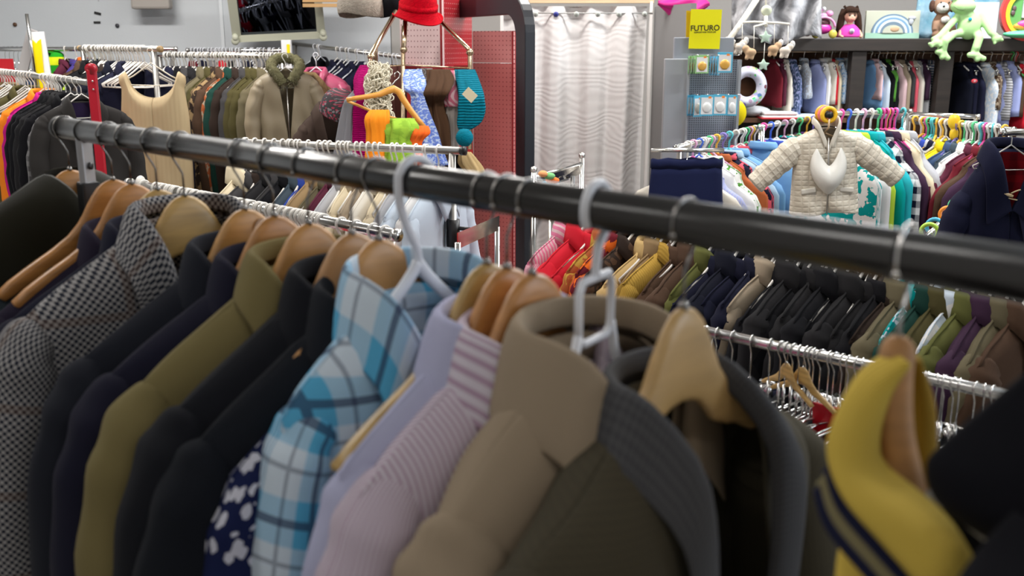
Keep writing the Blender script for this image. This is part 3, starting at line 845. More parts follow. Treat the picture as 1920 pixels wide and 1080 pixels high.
# ------------------------------------------------------------------ racks with many garments
JK = [dict(seed=100 + i, nz=-.092 - .006 * (i % 3), sw=.20 + .006 * (i % 4), sd=.06 + .008 * (i % 3), T=.030 + .004 * (i % 2), nr=14, nc=7, L=.72 + .05 * (i % 3), fold=.006, cw=.022, stand=.018, drop=.025, lap=.05, vc=.3, nk=.055, nd=.04, sr=.046) for i in range(5)]
SHT = [dict(seed=120 + i, nz=-.092, sw=.19 + .006 * i, sd=.065, T=.022, nr=14, nc=7, L=.68, fold=.007, collar='shirt', cw=.03, stand=.025, drop=.03, lap=.05, vc=.08, nk=.06, nd=.04, sr=.042) for i in range(3)]
CT = [dict(seed=130 + i, nz=-.09, sw=.21, sd=.07, T=.04, nr=14, nc=7, L=.9, fold=.007, cw=.03, stand=.025, drop=.03, lap=.06, vc=.35, nk=.06, nd=.05, sr=.052) for i in range(3)]
KD = [dict(seed=140 + i, nz=-.078, sw=.125 + .005 * i, sd=.04, T=.022, nr=10, nc=6, L=.38 + .03 * i, fold=.005, collar='shirt', cw=.02, stand=.015, drop=.015, lap=.02, vc=.05, nk=.045, nd=.03, sleeve='long', slen=.26, sr=.032, tip=.008) for i in range(4)]
SLV = dict(seed=150, nz=-.12, sw=.19, sd=.06, T=.03, nr=14, nc=7, L=.7, collar='stand', stand=.006, vc=.1, nk=.07, sr=.045)
CUTS = {'jacket': JK, 'shirt': SHT, 'coat': CT, 'kids': KD}
NMS = {'jacket': ('jacket', 'jacket'), 'shirt': ('shirt', 'shirt'), 'coat': ('coat', 'coat'), 'kids': ('childrens_top', 'children\'s top')}
PATS = {'plain': None}
def fill(rail, specs, where, kind='jacket', hang='plastic', hcol=None, hgroup=None, s=1.0, jit=.06, extra=True, dz=0.0, hmats=None):
    rr = random.Random(len(where) + len(specs) * 7)
    n = len(specs)
    for i, sp in enumerate(specs):
        px, cw = sp[0], sp[1]; kd = sp[2] if len(sp) > 2 and sp[2] else kind
        pat = sp[3] if len(sp) > 3 else None
        word = sp[5] if len(sp) > 5 else None
        base = COLS[cw]
        f = 1 + rr.uniform(-.08, .08); col = tuple(round(c * f, 4) for c in base)
        c2 = COLS[sp[4]] if len(sp) > 4 and sp[4] else None
        mat = cloth(col, pat, c2)
        t = rail.px(px); p = rail.at(t)
        yaw = rail.yaw + rr.uniform(-jit, jit)
        cut = CUTS[kd][i % len(CUTS[kd])]
        nm, cat = NMS[kd]
        desc = word or (cw + (' patterned' if pat in ('floral', 'mottle', 'plaid', 'check', 'hstripe') else '') + ' ' + {'kids': "child's garment"}.get(kd, nm))
        lab = f"{desc} on {where}, {ORD[min(i, 39)]} from left"
        g = garment(nm, lab, cat, cut, mat, p + Vector((0, 0, dz * s)), yaw, None, None, None, None, .003, 0, s=s)
        if hang:
            hm = hcol if hcol else WHITEPL
            if hmats: hm = hmats[i % len(hmats)]
            hanger(hang, f"{'clip' if hang == 'clip' else 'plastic'} hanger inside a garment on {where}", p, yaw, rail.r / s, hm, hgroup or f'hangers inside garments on {where}', s=s)
def hooks(rail, pxs, label, group, R=None, mat=None, kind='plastic', s=1.0, jit=.12):
    rr = random.Random(len(pxs))
    for px in pxs:
        p = rail.at(rail.px(px)); hanger(kind, label, p, rail.yaw + rr.uniform(-jit, jit), rail.r / s, mat or WHITEPL, group, s=s)
def spread(a, b, n, seed=1, j=.3):
    r = random.Random(seed); d = (b - a) / max(1, n - 1)
    return [a + d * i + r.uniform(-j, j) * d for i in range(n)]

# --- rack E: chrome rail behind the foreground garments, middle left
RE = Rail(PH(445, 267, 1.3), PH(868, 283, 1.3), .0115)
te = rack_obj('clothes_rack', 'short chrome clothes rack with row of white hangers in front of the scarf stand', RE, STEEL, posts=(.02, .955), endcap=plain('black_cap', (.01, .01, .01), .4), post_r=.011)
pq = RE.at(.955); m = MB(); m.tube([(pq.x, pq.y, 1.02), (pq.x, pq.y, 1.10)], .02, 14); m.tube([(pq.x, pq.y, 1.075), (pq.x + .05, pq.y - .02, 1.075)], .006, 8); m.obj('height_clamp', BLACKM, te)
fill(RE, [(462, 'cream', 'coat'), (478, 'dark grey'), (496, 'dark brown'), (514, 'charcoal'), (530, 'dark grey'), (546, 'black'), (561, 'slate'), (578, 'blue'), (598, 'tan'), (618, 'khaki'), (634, 'maroon'),
          (650, 'light grey', 'shirt'), (668, 'cream', 'shirt'), (690, 'beige', 'shirt'), (712, 'off-white', 'shirt'), (735, 'cream', 'shirt'), (758, 'light grey', 'shirt'), (780, 'pale blue', 'shirt'), (800, 'white', 'shirt'), (822, 'pale blue', 'shirt')],
     'the rail before the scarf stand', dz=0)
hooks(RE, [459, 541, 555, 598, 609, 618, 642, 655, 678, 702, 744, 796], 'white plastic hanger on the rail in front of the scarf stand', 'empty white hangers on rail before the scarf stand')

# --- rack F: long low chrome rail, densely packed white hooks
RF = Rail(PH(243, 343, 1.2), PH(742, 441, 1.2), .0125)
rack_obj('clothes_rack', 'low chrome clothes rack crammed with white hooks right behind the black rail', RF, CHROME, posts=(.01, .985), post_r=.010)
fill(RF, [(x, c) for x, c in zip(spread(275, 600, 13, 3), ['navy', 'black', 'dark grey', 'navy', 'black', 'plum', 'navy', 'black', 'charcoal', 'navy', 'purple', 'navy', 'black'])] +
     [(640, 'pale pink'), (668, 'red'), (700, 'white', 'shirt'), (722, 'pink')], 'the low chrome rail', dz=0)
hooks(RF, spread(292, 610, 46, 5, .45), 'white hook packed tightly along low chrome rail behind black rail', 'white hooks packed on the low chrome rail', jit=.25)
m = MB(); m.lathe([(.0, -.003), (.021, -.003), (.022, .0), (.021, .003), (0, .003)], n=20, axis='Y'); o = m.obj('rail_disc', WHITEPL, None, loc=RF.at(RF.px(264)) + Vector((0, 0, .006))); o.rotation_euler = (0, 0, RF.yaw + .5)
tag(o, 'round white size disc at left end of the low chrome rail', 'size marker')

# --- rack G: long row of jackets on the right
RG = Rail(PH(1030, 364, 1.15), PH(1990, 508, 1.15), .013)
rack_obj('clothes_rack', 'long chrome clothes rack of coloured and black jackets on the right', RG, CHROME, posts=(.01, .99), post_r=.012)
fill(RG, [(1078, 'pink', 'shirt', 'vstripe', 'pale pink', 'pink striped shirt'), (1104, 'red', 'coat'), (1132, 'red'), (1153, 'rust', 'shirt', 'mottle', 'mustard'), (1172, 'dark red', 'shirt', 'mottle', 'orange'),
          (1196, 'dark brown', 'jacket', 'floral', 'brown'), (1232, 'camel'), (1250, 'tan', 'shirt'), (1268, 'mustard', 'jacket', 'rib'), (1291, 'brown'), (1318, 'brown', 'coat'), (1342, 'moss', 'shirt'), (1366, 'navy'), (1392, 'dark navy', 'coat'), (1414, 'navy'),
          (1440, 'navy'), (1462, 'beige', 'shirt'), (1486, 'black'), (1508, 'charcoal', 'coat'), (1530, 'black'), (1552, 'charcoal'), (1578, 'black', 'coat'), (1600, 'black'), (1628, 'charcoal', 'coat'), (1654, 'charcoal'), (1676, 'black'), (1697, 'dark brown'),
          (1719, 'khaki', 'coat'), (1737, 'teal', 'shirt', 'floral', 'pale blue'), (1758, 'dark green', 'coat'), (1786, 'olive', 'coat'), (1806, 'pale blue', 'shirt', 'mottle', 'white'), (1836, 'moss', 'coat'), (1868, 'plum', 'coat'), (1900, 'khaki', 'coat'), (1935, 'brown', 'coat')],
     'the long right-hand rail', dz=0)
hooks(RG, [1240, 1275, 1305, 1430, 1470, 1560, 1640, 1690, 1715], 'spare white hanger among the jackets on the long right-hand rail', 'spare white hangers among the jackets')

# --- trouser rack with clip hangers
RT = Rail(PH(1322, 621, 1.05), PH(1960, 757, 1.05), .0105)
rack_obj('clothes_rack', 'chrome trouser rack with metal clip hangers at lower right', RT, CHROME, posts=(.012, .985), post_r=.010)
def trousers_mesh(L=.95, w=.19, T=.022, seed=0, short=False):
    m = MB(); r = random.Random(seed)
    def ring(cx, hw, ty, z, n=18): return [(cx + hw * cos(2 * pi * k / n), ty * sin(2 * pi * k / n) * (1 + .25 * sin(k * 2.1 + z * 9)), z + .004 * sin(3 * k)) for k in range(n)]
    rows = []
    z0 = -.145; cr_ = .24 if not short else .18
    for i in range(7): rows.append(ring(0, w * (1 + .08 * i / 6), T * (.75 + .4 * i / 6), z0 - .035 - cr_ * i / 6))
    m.grid(rows, True, cap0=True, cap1=True)
    for sg in (-1, 1):
        rows = []
        for i in range(9):
            k = i / 8; rows.append(ring(sg * lerp(w * .54, w * .5, k), lerp(w * .54, w * (.4 if not short else .55), k), T * lerp(1.1, .9, k), z0 - .03 - cr_ * .85 - (L - cr_) * k))
        m.grid(rows, True, cap0=True, cap1=True)
    a = m.mesh('trouser_legs')
    m = MB(); m.grid([ring(0, w * 1.01, T * .8, z0), ring(0, w * 1.02, T * .85, z0 - .036)], True); b = m.mesh('waistband')
    return a, b
TRM = [trousers_mesh(.95, .19, .022, 1), trousers_mesh(.95, .18, .018, 2)]
SHM = trousers_mesh(.30, .15, .03, 5, True)
def trousers(name, label, cat, meshes, mat, p, yaw, group=None, s=1.0):
    t = thing(name, label, cat, p, yaw, group); t.scale = (s, s, s)
    link('trouser_legs', meshes[0], mat, t); link('waistband', meshes[1], mat, t, solid=.002)
    return t
tl = [(1345, 'black'), (1375, 'navy'), (1410, 'charcoal'), (1445, 'black'), (1475, 'dark grey'), (1500, 'black'), (1527, 'brown'), (1556, 'dark red'), (1580, 'maroon'), (1606, 'black'), (1640, 'navy'), (1670, 'black'), (1700, 'charcoal'), (1740, 'black'), (1772, 'navy'), (1800, 'black'),
      (1830, 'charcoal'), (1862, 'black'), (1895, 'dark navy'), (1925, 'black')]
for i, (px, cwd) in enumerate(tl):
    p = RT.at(RT.px(px)); y = RT.yaw + random.Random(i).uniform(-.15, .15)
    trousers('trousers', f'{cwd} trousers clipped on the chrome trouser rack, {ORD[i]} pair from its left end', 'trousers', TRM[i % 2], cloth(COLS[cwd]), p, y)
    hanger('clip', 'metal clip hanger on the chrome trouser rack holding trousers by the waistband', p, y, RT.r, CHROME, 'clip hangers on the trouser rack')
for px in [1465, 1488, 1512, 1520, 1540, 1566, 1592, 1618, 1722, 1735, 1757, 1768, 1790, 1846]:
    p = RT.at(RT.px(px)); y = RT.yaw + random.Random(px).uniform(-.5, .5)
    hanger('clip', 'spare metal clip hanger hooked on the chrome trouser rack', p, y, RT.r, CHROME, 'spare clip hangers on the trouser rack')
p = RT.at(RT.px(1508)); hanger('wood', 'narrow light wooden trouser hanger with chrome hook on the trouser rack', p, RT.yaw + 1.25, RT.r, WOODS[2], None, s=.4)
p = RT.at(RT.px(1478)); hanger('wood', 'small light wooden hanger at left of the trouser rack', p, RT.yaw + 1.1, RT.r, WOODS[2], None, s=.38)
m = MB(); q = RT.at(RT.px(1565)); m.box((0, 0, 0), (.004, .06, .11)); o = m.obj('size_flag', plain('red_card', (.5, .01, .02), .4), None, False, q + Vector((0, 0, -.14)), bevel=.001); o.rotation_euler = (0, .2, RT.yaw); tag(o, 'dark red card hanging below the trouser rail among clip hangers', 'card')

# --- rack A: left, ending at the red post
RA = Rail(P(-90, 124, 5.9), P(168, 155, 4.0), .0125)
_z = (RA.a.z + RA.b.z) / 2; RA.a.z = RA.b.z = _z; RA = Rail(PH(-90, 124, _z), PH(168, 155, _z), .0125)
RA = Rail(RA.a, RA.b, .0125)
ta = rack_obj('clothes_rack', 'left clothes rack ending in a red upright post', RA, STEEL, posts=(.02,), post_r=.013, footlen=.2)
_y = RA.b.y - .03; pr = PY(176, 178, _y); ptop = PY(176, 129, _y).z
m = MB(); m.box((pr.x, pr.y, ptop / 2), (.036, .022, ptop), rz=.25); m.obj('red_post', plain('red_enamel', (.42, .01, .025), .3), ta, False, bevel=.006)
m = MB(); m.lathe([(.0, -.012), (.020, -.012), (.021, .0), (.020, .012), (0, .012)], n=20, axis='Y'); m.obj('post_cap', plain('red_enamel', (.42, .01, .025), .3), ta, loc=(pr.x, pr.y, ptop))
for dz in (.045, .075):
    m = MB(); m.lathe([(.004, 0), (.004, -.002), (.002, -.003)], n=10, axis='Y'); m.obj('screw', CHROME, ta, loc=(pr.x + .006, pr.y - .013, ptop - dz))
fill(RA, [(-30, 'cream', 'coat', 'knit'), (8, 'tan', 'coat', 'fur'), (45, 'olive', 'coat'), (80, 'bright orange', 'coat'), (88, 'magenta'), (103, 'black', 'coat'), (112, 'black', 'coat'), (121, 'charcoal', 'coat'), (130, 'black', 'coat'), (142, 'dark grey', 'jacket', 'check', 'grey')],
     'the left rack by the red post', dz=0, s=.82)
hooks(RA, spread(-10, 62, 14, 7, .2) + spread(82, 112, 9, 8, .2), 'white hanger packed on left rack beside red post', 'white hangers packed on the left rack', jit=.15)
p = RA.at(RA.px(150))
CSUIT = dict(line=True, seed=160, nz=-.10, sw=.215, sd=.06, T=.05, vc=.36, nr=18, nc=8, L=.72, nk=.062, lap=.07, open_=.03)
garment('suit_jacket', 'dark grey suit jacket with purple lining facing out behind the red post', 'jacket', CSUIT, cloth((.028, .026, .025)), p, -pi + .62, None, None, cloth((.035, .022, .07)), None, .003, 1, s=.76)
hanger('plastic', 'white hanger holding the dark grey suit jacket behind the red post', p, -pi + .62, .0125, WHITEPL, None, s=.76)

# --- far left rack with jeans
RJ = Rail(P(-60, 92, 6.0), P(330, 98, 6.0), .0125)
h = RJ.a.z; RJ = Rail(Vector((RJ.a.x, RJ.a.y, h)), Vector((RJ.b.x, RJ.b.y, h)), .014)
rack_obj('clothes_rack', 'far chrome wall rail with jeans and a green striped shirt at upper left', RJ, CHROME, posts=(.02, .98))
for i, px in enumerate([8, 16, 24, 32, 41, 50]):
    p = RJ.at(RJ.px(px)); trousers('jeans', 'blue denim jeans clipped to the far chrome rail at upper left', 'jeans', TRM[i % 2], cloth(COLS['denim blue']), p, -pi * .5 + .9 + .1 * i, 'jeans on the far left rail')
    hanger('clip', 'clip hanger holding blue jeans on the far left rail', p, -pi * .5 + .9 + .1 * i, RJ.r, CHROME, 'clip hangers on the far left rail')
p = RJ.at(RJ.px(93))
garment('striped_shirt', 'bright green and yellow striped shirt on the far chrome rail', 'shirt', dict(seed=170, nz=-.01, sw=.075, sd=.01, T=.05, nk=.03, vc=.03, L=.5, collar='none', sleeve='none', hem=.09, chest=.08, nr=12, nc=6), cloth((.02, .32, .02), 'hstripe', (.72, .8, .02), None, sc=.35), p, -pi + .3)
fill(RJ, [(122, 'maroon'), (142, 'purple', 'jacket', 'vstripe', 'blue', 'purple and blue striped jacket'), (160, 'orange', 'coat'), (174, 'denim blue'), (186, 'black')], 'the far chrome rail', dz=0, s=.8)
# white price column with yellow sign on a chrome pole
t = thing('rail_stand', 'white flat stand with yellow panel and chrome pole on far left rail', 'stand', P(68, 100, 5.7))
m = MB(); m.box((0, 0, 0), (.085, .02, .36), rz=.2, ry=-.05); m.obj('white_panel', plain('white_card', (.8, .8, .82), .4), t, False, loc=(.015, .02, -.06), bevel=.002)
m = MB(); m.prism([(-.035, .09), (.0, .055), (.012, .07), (.028, .08), (.02, -.3), (.005, -.3)], -.004, .004); m.obj('yellow_panel', plain('yellow_card', (.85, .68, .0), .4), t, False, loc=(.01, -.005, .0))
m = MB(); m.tube([(0, -.02, -.2), (-.01, -.02, .22)], .010, 12); m.obj('pole', CHROME, t, loc=(-.005, -.01, .0))
m = MB(); m.box((0, 0, 0), (.06, .012, .33), ry=.35); m.obj('side_panel', plain('grey_card', (.42, .40, .40), .5), t, False, loc=(-.085, .05, -.02), bevel=.002)
m = MB(); m.box((0, 0, 0), (.03, .03, P(68, 100, 5.7).z - .1), 0); m.obj('leg', plain('white_card', (.8, .8, .82), .4), t, False, loc=(.01, .04, -(P(68, 100, 5.7).z + .1) / 2))
m = MB(); m.box((0, 0, 0), (.22, .003, .12), 0); o = m.obj('red_card', plain('red_card', (.5, .01, .02), .4), None, False, P(-12, 132, 5.2)); tag(o, 'red card panel at far left edge in front of the jeans', 'card')

# --- rack B (short, ends towards the viewer, beige dress hangs on it) and rack C behind it
RB = Rail(P(150, 90, 5.3), P(300, 93, 4.7), .014)
h = (RB.a.z + RB.b.z) / 2; RB.a.z = RB.b.z = h
RB = Rail(RB.a, RB.b, .014)
tb = rack_obj('clothes_rack', 'back left clothes rack whose wooden-tipped rail carries the beige dress', RB, STEEL, posts=(.04, .93), endcap=wood((.45, .3, .14)))
fill(RB, [(166, 'brown', 'coat'), (176, 'black', 'coat', 'fur'), (188, 'lime'), (196, 'black', 'coat'), (208, 'dark brown'), (222, 'dark navy', 'coat'), (244, 'navy', 'coat')], 'the back left rail beside the beige dress', dz=0)
hooks(RB, spread(160, 268, 24, 9, .3), 'white hanger packed on the rail left of the beige dress', 'white hangers packed left of the beige dress', jit=.2)
p = P(281, 96, 4.62)
dr = garment('sleeveless_dress', 'sleeveless beige dress with scoop neck hanging from a white hanger', 'dress', dict(seed=180, nz=-.085, sw=.155, sd=.03, nk=.120, nd=.03, T=.045, L=.8, scoop=True, dip=.13, vc=.12, strap=True, chest=.158, hem=.15, sleeve='none', collar='none', nr=30, nc=14, tip=.0, fold=.004), cloth((.52, .40, .23), 'rib', sc=.35, rough=.7), p, -pi + .05, sub=1)
hanger('plastic', 'cream hanger holding the sleeveless beige dress', p, -pi + .05, .012, plain('cream_plastic', (.78, .72, .6), .35), None, s=.85)
RC = Rail(P(292, 97, 5.6), P(538, 112, 5.2), .014)
h = (RC.a.z + RC.b.z) / 2; RC.a.z = RC.b.z = h; RC = Rail(RC.a, RC.b, .014)
rack_obj('clothes_rack', 'back chrome clothes rack of brown and dark coats left of the fur-collared jacket', RC, CHROME, posts=(.03, .97))
fill(RC, [(312, 'black', 'coat'), (330, 'navy', 'coat'), (348, 'black', 'coat'), (360, 'dark grey', 'coat', 'quilt'), (372, 'charcoal', 'coat', 'quilt'), (390, 'khaki', 'coat'), (404, 'olive', 'coat'), (414, 'dark brown', 'coat', 'mottle', 'tan'), (424, 'brown', 'coat'), (432, 'rust', 'jacket', 'mottle', 'beige'), (441, 'dark green', 'coat'),
          (456, 'dark brown', 'coat'), (468, 'dark grey', 'coat'), (479, 'olive', 'coat'), (490, 'olive', 'coat'), (502, 'khaki', 'coat')], 'the back coat rail', dz=0)
hooks(RC, spread(310, 530, 34, 11, .4), 'white hanger packed on the back coat rail', 'white hangers packed on the back coat rail', jit=.3)
RC2 = Rail(P(352, 90, 6.5), P(530, 95, 6.3), .014); h = RC2.b.z; RC2.a.z = h; RC2 = Rail(RC2.a, RC2.b, .014)
rack_obj('clothes_rack', 'farthest chrome rail of pale white hangers under the mirror', RC2, CHROME, posts=(.03, .97))
hooks(RC2, spread(360, 522, 26, 12, .35), 'cool white hanger on farthest rail under the mirror', 'cool white hangers under the mirror', mat=COOLPL, jit=.3)
fill(RC2, [(x, c, 'shirt') for x, c in zip(spread(372, 512, 9, 3), ['dark red', 'navy', 'grey', 'red', 'black', 'light grey', 'navy', 'grey', 'black'])], 'the farthest rail under the mirror', hang=None)
# white and yellow post head
t = thing('rail_post', 'white post with yellow stripe standing right of the farthest hangers', 'post', P(538, 100, 6.1))
hh = P(538, 75, 6.1).z
m = MB(); m.box((0, 0, hh / 2 - P(538, 100, 6.1).z), (.06, .03, hh)); m.obj('post', plain('white_card', (.8, .8, .82), .4), t, False, bevel=.002)
m = MB(); m.box((.014, -.017, .0), (.018, .004, .11)); m.obj('yellow_stripe', plain('yellow_card', (.85, .68, .0), .4), t, False)
# --- fur collared jacket, facing the viewer
p = P(534, 106, 4.75)
fj = garment('padded_jacket', 'beige padded jacket with greenish fur collar facing the viewer', 'jacket', dict(seed=190, nz=-.07, sw=.175, sd=.055, T=.07, L=.6, vc=.4, nk=.06, nd=.05, collar='none', sr=.055, sspread=.03, slen=.5, nr=24, nc=12, fold=.012, open_=.02, hem=.17, chest=.18), cloth((.31, .255, .17), None, rough=.5), p, -pi + .25, sub=1, s=.80)
m = MB(); rF = random.Random(3)
path = [(.02, .075, -.16), (.06, .07, -.10), (.085, .03, -.055), (.06, -.03, -.02), (0, -.05, -.01), (-.06, -.03, -.02), (-.085, .03, -.055), (-.06, .07, -.10), (-.03, .075, -.15)]
path = [Vector(q) for q in cr(path, 5)]
m.tube(path, [.031 + .004 * sin(i * 2.3) for i in range(len(path))], 14)
fc = m.obj('fur_collar', cloth((.16, .15, .08), 'fur'), fj)
m = MB(); rows = 0
for k in range(1500):
    q = rF.choice(path); a = rF.uniform(0, 6.28); b = rF.uniform(-1, 1); d = Vector((cos(a) * sqrt(1 - b * b), sin(a) * sqrt(1 - b * b), b)); s_ = q + d * .030; e_ = s_ + d * .014 + Vector((0, 0, -.006)); o_ = d.orthogonal() * .0016
    m.add([s_ + o_, s_ - o_, e_], [(0, 1, 2)])
o = m.obj('fur_pile', cloth((.22, .21, .13), None), fc, False); o['kind'] = 'stuff'
m = MB(); m.tube([(0, .078, -.17), (0, .082, -.4), (0, .08, -.66)], .004, 6); m.obj('zip', STEEL, fj)
hanger('plastic', 'white hanger inside the beige padded jacket with fur collar', p, -pi + .25, .014, WHITEPL, None, s=.8)
garment('fur_coat', 'brown fur coat half hidden behind the beige padded jacket', 'coat', dict(CT[0], seed=200, T=.06, L=.6), cloth((.22, .14, .07), 'fur'), P(568, 112, 5.0), -pi + .9)
garment('leather_jacket', 'shiny pink leather jacket behind the fur-collared jacket', 'jacket', dict(JK[0], seed=201, T=.06), cloth((.55, .10, .20), rough=.35), P(592, 104, 5.5), -pi - .25, s=.9)
hanger('plastic', 'white hanger holding the shiny pink leather jacket', P(592, 104, 5.5), -pi - .25, .012, COOLPL, None)
# --- wall rail D
RD = Rail(P(550, 82, 6.75), P(760, 108, 6.2), .013)
rack_obj('wall_rail', 'grey steel rail below the mirror carrying navy jackets near red pegboard', RD, STEEL, posts=(.02,), cat='rail')
fill(RD, [(597, 'black'), (632, 'navy'), (650, 'navy'), (668, 'navy'), (688, 'navy', 'coat'), (708, 'dark grey', 'coat', 'mottle', 'light grey'), (730, 'dark brown', 'coat')], 'the steel rail near the red pegboard', dz=0.0, s=.9)
hooks(RD, [590, 600, 640, 656, 672, 684, 712, 722, 738, 745], 'cool white hanger on the steel rail near red pegboard', 'cool white hangers on the steel wall rail', mat=COOLPL)
# ------------------------------------------------------------------ soft goods helpers
def scarf_rows(path, lobes=5, seed=0, amp=.2, n=44, dep=.45):
    lobes += 2; amp *= 1.1
    """path of (px,py,depth,width_px): a bunch of folded cloth"""
    r = random.Random(seed); ph = r.uniform(0, 6)
    full = cr(path, 5); rows = []; UV = []; L = 0; prev = None
    for i, (px, py, z, wpx) in enumerate(full):
        c = P(px, py, z); hw = wpx / 2 * z / FPX
        if prev is not None: L += (c - prev).length
        prev = c; row = []; u = []
        for k in range(n):
            a = 2 * pi * k / n
            q = 1 + amp * sin(lobes * a + ph + i * .12) + amp * .5 * sin((lobes * 2 + 1) * a - i * .25)
            row.append(c + Vector((cos(a) * hw * q, sin(a) * hw * dep * q, .0)))
            u.append((k / n * hw * 5, -L))
        rows.append(row); UV.append(u)
    return rows, UV
def scarf(name, label, cat, path, mat, lobes=5, seed=0, amp=.2, dep=.45, parent=None, group=None, pname=None):
    rows, UV = scarf_rows(path, lobes, seed, amp, 44, dep)
    m = MB(); m.grid(rows, True, uvs=UV, cap0=True, cap1=True)
    o = m.obj(pname or name, mat, parent)
    if not parent: tag(o, label, cat, group)
    return o
def pxtube(m, pts, r, n=8, **k): m.tube([P(*p) for p in pts], r, n, **k)

# ------------------------------------------------------------------ fitting booth with curtain
CY = 5.75
def CP(px, py): return PY(px, py, CY)
t = thing('curtain', 'off-white fitting booth curtain with leaf pattern hanging from eyelets', 'curtain')
x0 = CP(940, 20).x; x1 = CP(1214, 20).x; zt = CP(1100, 12).z
m = MB(); rows = []; N = 150
for i in range(16):
    v = i / 15; row = []
    for j in range(N + 1):
        u = j / N; x = lerp(x0, x1, u)
        a = .022 + .022 * v
        y = CY + a * sin(u * 27 + .5 + .3 * v) + .020 * sin(u * 12 + 1 + v) + .004 * sin(u * 70 + v * 3)
        row.append((x + .006 * sin(v * 4 + u * 9), y, lerp(zt, .12, v)))
    rows.append(row)
m.grid(rows)
ct = NT('curtain_fabric'); uv, u, v = ct.uv(); wv = ct.n('ShaderNodeTexWave'); ct.l(uv, wv.inputs[0]); wv.wave_type = 'RINGS'; wv.inputs['Scale'].default_value = 9; wv.inputs['Distortion'].default_value = 14; wv.inputs['Detail'].default_value = 0
wv.inputs['Detail Scale'].default_value = .7
ct.base(ct.mix(wv.outputs[1], (.63, .61, .605), (.66, .645, .64)), .8); ct.bump(wv.outputs[1], .35, .002)
m.obj('curtain_cloth', ct.m, t)
grm = plain('eyelet', (.42, .45, .42), .4); 
for i, px in enumerate((970, 1004, 1042, 1080, 1120, 1159, 1207)):
    q = CP(px, 27); m = MB(); m.lathe([(.0, -.03), (.013, -.03), (.015, -.026), (.013, -.02), (0, -.02)], n=18, axis='Y')
    m.obj('eyelet', plain('blue_cap', (.04, .05, .25), .4) if px == 1042 else grm, t, loc=(q.x, CY - .012, q.z))
q0 = CP(930, 25); q1 = CP(1222, 25)
m = MB(); m.tube([(q0.x, CY - .035, q0.z), (q1.x, CY - .035, q1.z)], .0035, 8); o = m.obj('curtain_rod', plain('grey_rod', (.35, .35, .34), .4, .6)); tag(o, 'thin grey rod threaded through the curtain eyelets', 'rod')
t = thing('booth_frame', 'fitting booth frame with white poles, pale wood top rail and grey side wall', 'booth')
wh = plain('white_pole', (.72, .70, .68), .4)
for px, w in ((941, .018), (1220, .016)):
    q = CP(px, 10); m = MB(); m.box((q.x, CY - .02, 1.0 if False else (q.z + .02) / 2), (w, .03, q.z + .02)); m.obj('pole', wh, t, False)
qa = CP(888, 6); qb = CP(1225, 8)
m = MB(); m.box(((qa.x + qb.x) / 2, CY + .0, qa.z + .03), (qb.x - qa.x, .05, .06)); m.obj('top_rail', wood((.62, .45, .28), .8, .6, coat=0), t, False)
qc = CP(1256, 20)
m = MB(); m.add([(q1.x + .012, CY - .02, 0), (qc.x, CY - .75, 0), (qc.x, CY - .75, qc.z + .02), (q1.x + .012, CY - .02, qc.z + .02), (q1.x + .03, CY - .0, 0), (qc.x + .03, CY - .75, 0), (qc.x + .03, CY - .75, qc.z + .02), (q1.x + .03, CY - .0, qc.z + .02)],
                [(0, 1, 2, 3), (4, 7, 6, 5), (0, 3, 7, 4), (1, 5, 6, 2), (3, 2, 6, 7), (0, 4, 5, 1)])
# side wall leans away to the right of the pole
m.v = [(q1.x + .012 + (.0 if abs(v_[1] - CY) < .1 else .11) + (.03 if i >= 4 else 0), v_[1] if abs(v_[1] - CY) < .1 else CY - .55, v_[2]) for i, v_ in enumerate(m.v)]
m.obj('side_wall', plain('grey_laminate', (.20, .20, .20), .5), t, False)
scarf('pink_cloth', 'crumpled magenta cloth lying on top of the fitting booth wall', 'cloth', [(1234, 12, 5.3, 10), (1262, 12, 5.3, 36), (1290, 16, 5.25, 40), (1318, 12, 5.25, 30), (1328, 14, 5.25, 8)], cloth(COLS['magenta']), 4, 3, .25, .6)
# fix for a horizontal bundle: thicken vertically
m = MB(); 
def hbundle(name, label, cat, pts, mat, seed=0, amp=.2, lob=4):
    full = cr(pts, 5); rows = []
    for i, (px, py, z, h) in enumerate(full):
        c = P(px, py, z); r = h / 2 * z / FPX
        rows.append([c + Vector((.004 * sin(k * 2 + i), r * 1.3 * cos(2 * pi * k / 24) * (1 + amp * sin(lob * 2 * pi * k / 24 + i * .4)), r * sin(2 * pi * k / 24) * (1 + amp * sin(lob * 2 * pi * k / 24 + seed + i * .25)))) for k in range(24)])
    m = MB(); m.grid(rows, True, cap0=True, cap1=True); o = m.obj(name, mat); return tag(o, label, cat)
bpy.data.objects.remove(bpy.data.objects['pink_cloth'])
hbundle('pink_cloth', 'crumpled magenta cloth lying on top of the fitting booth wall', 'cloth', [(1234, 5, 5.3, 6), (1250, 10, 5.3, 24), (1272, 17, 5.3, 44), (1298, 15, 5.25, 40), (1318, 8, 5.25, 22), (1330, 8, 5.25, 4)], cloth(COLS['magenta'], None, rough=.6), 1, .22)
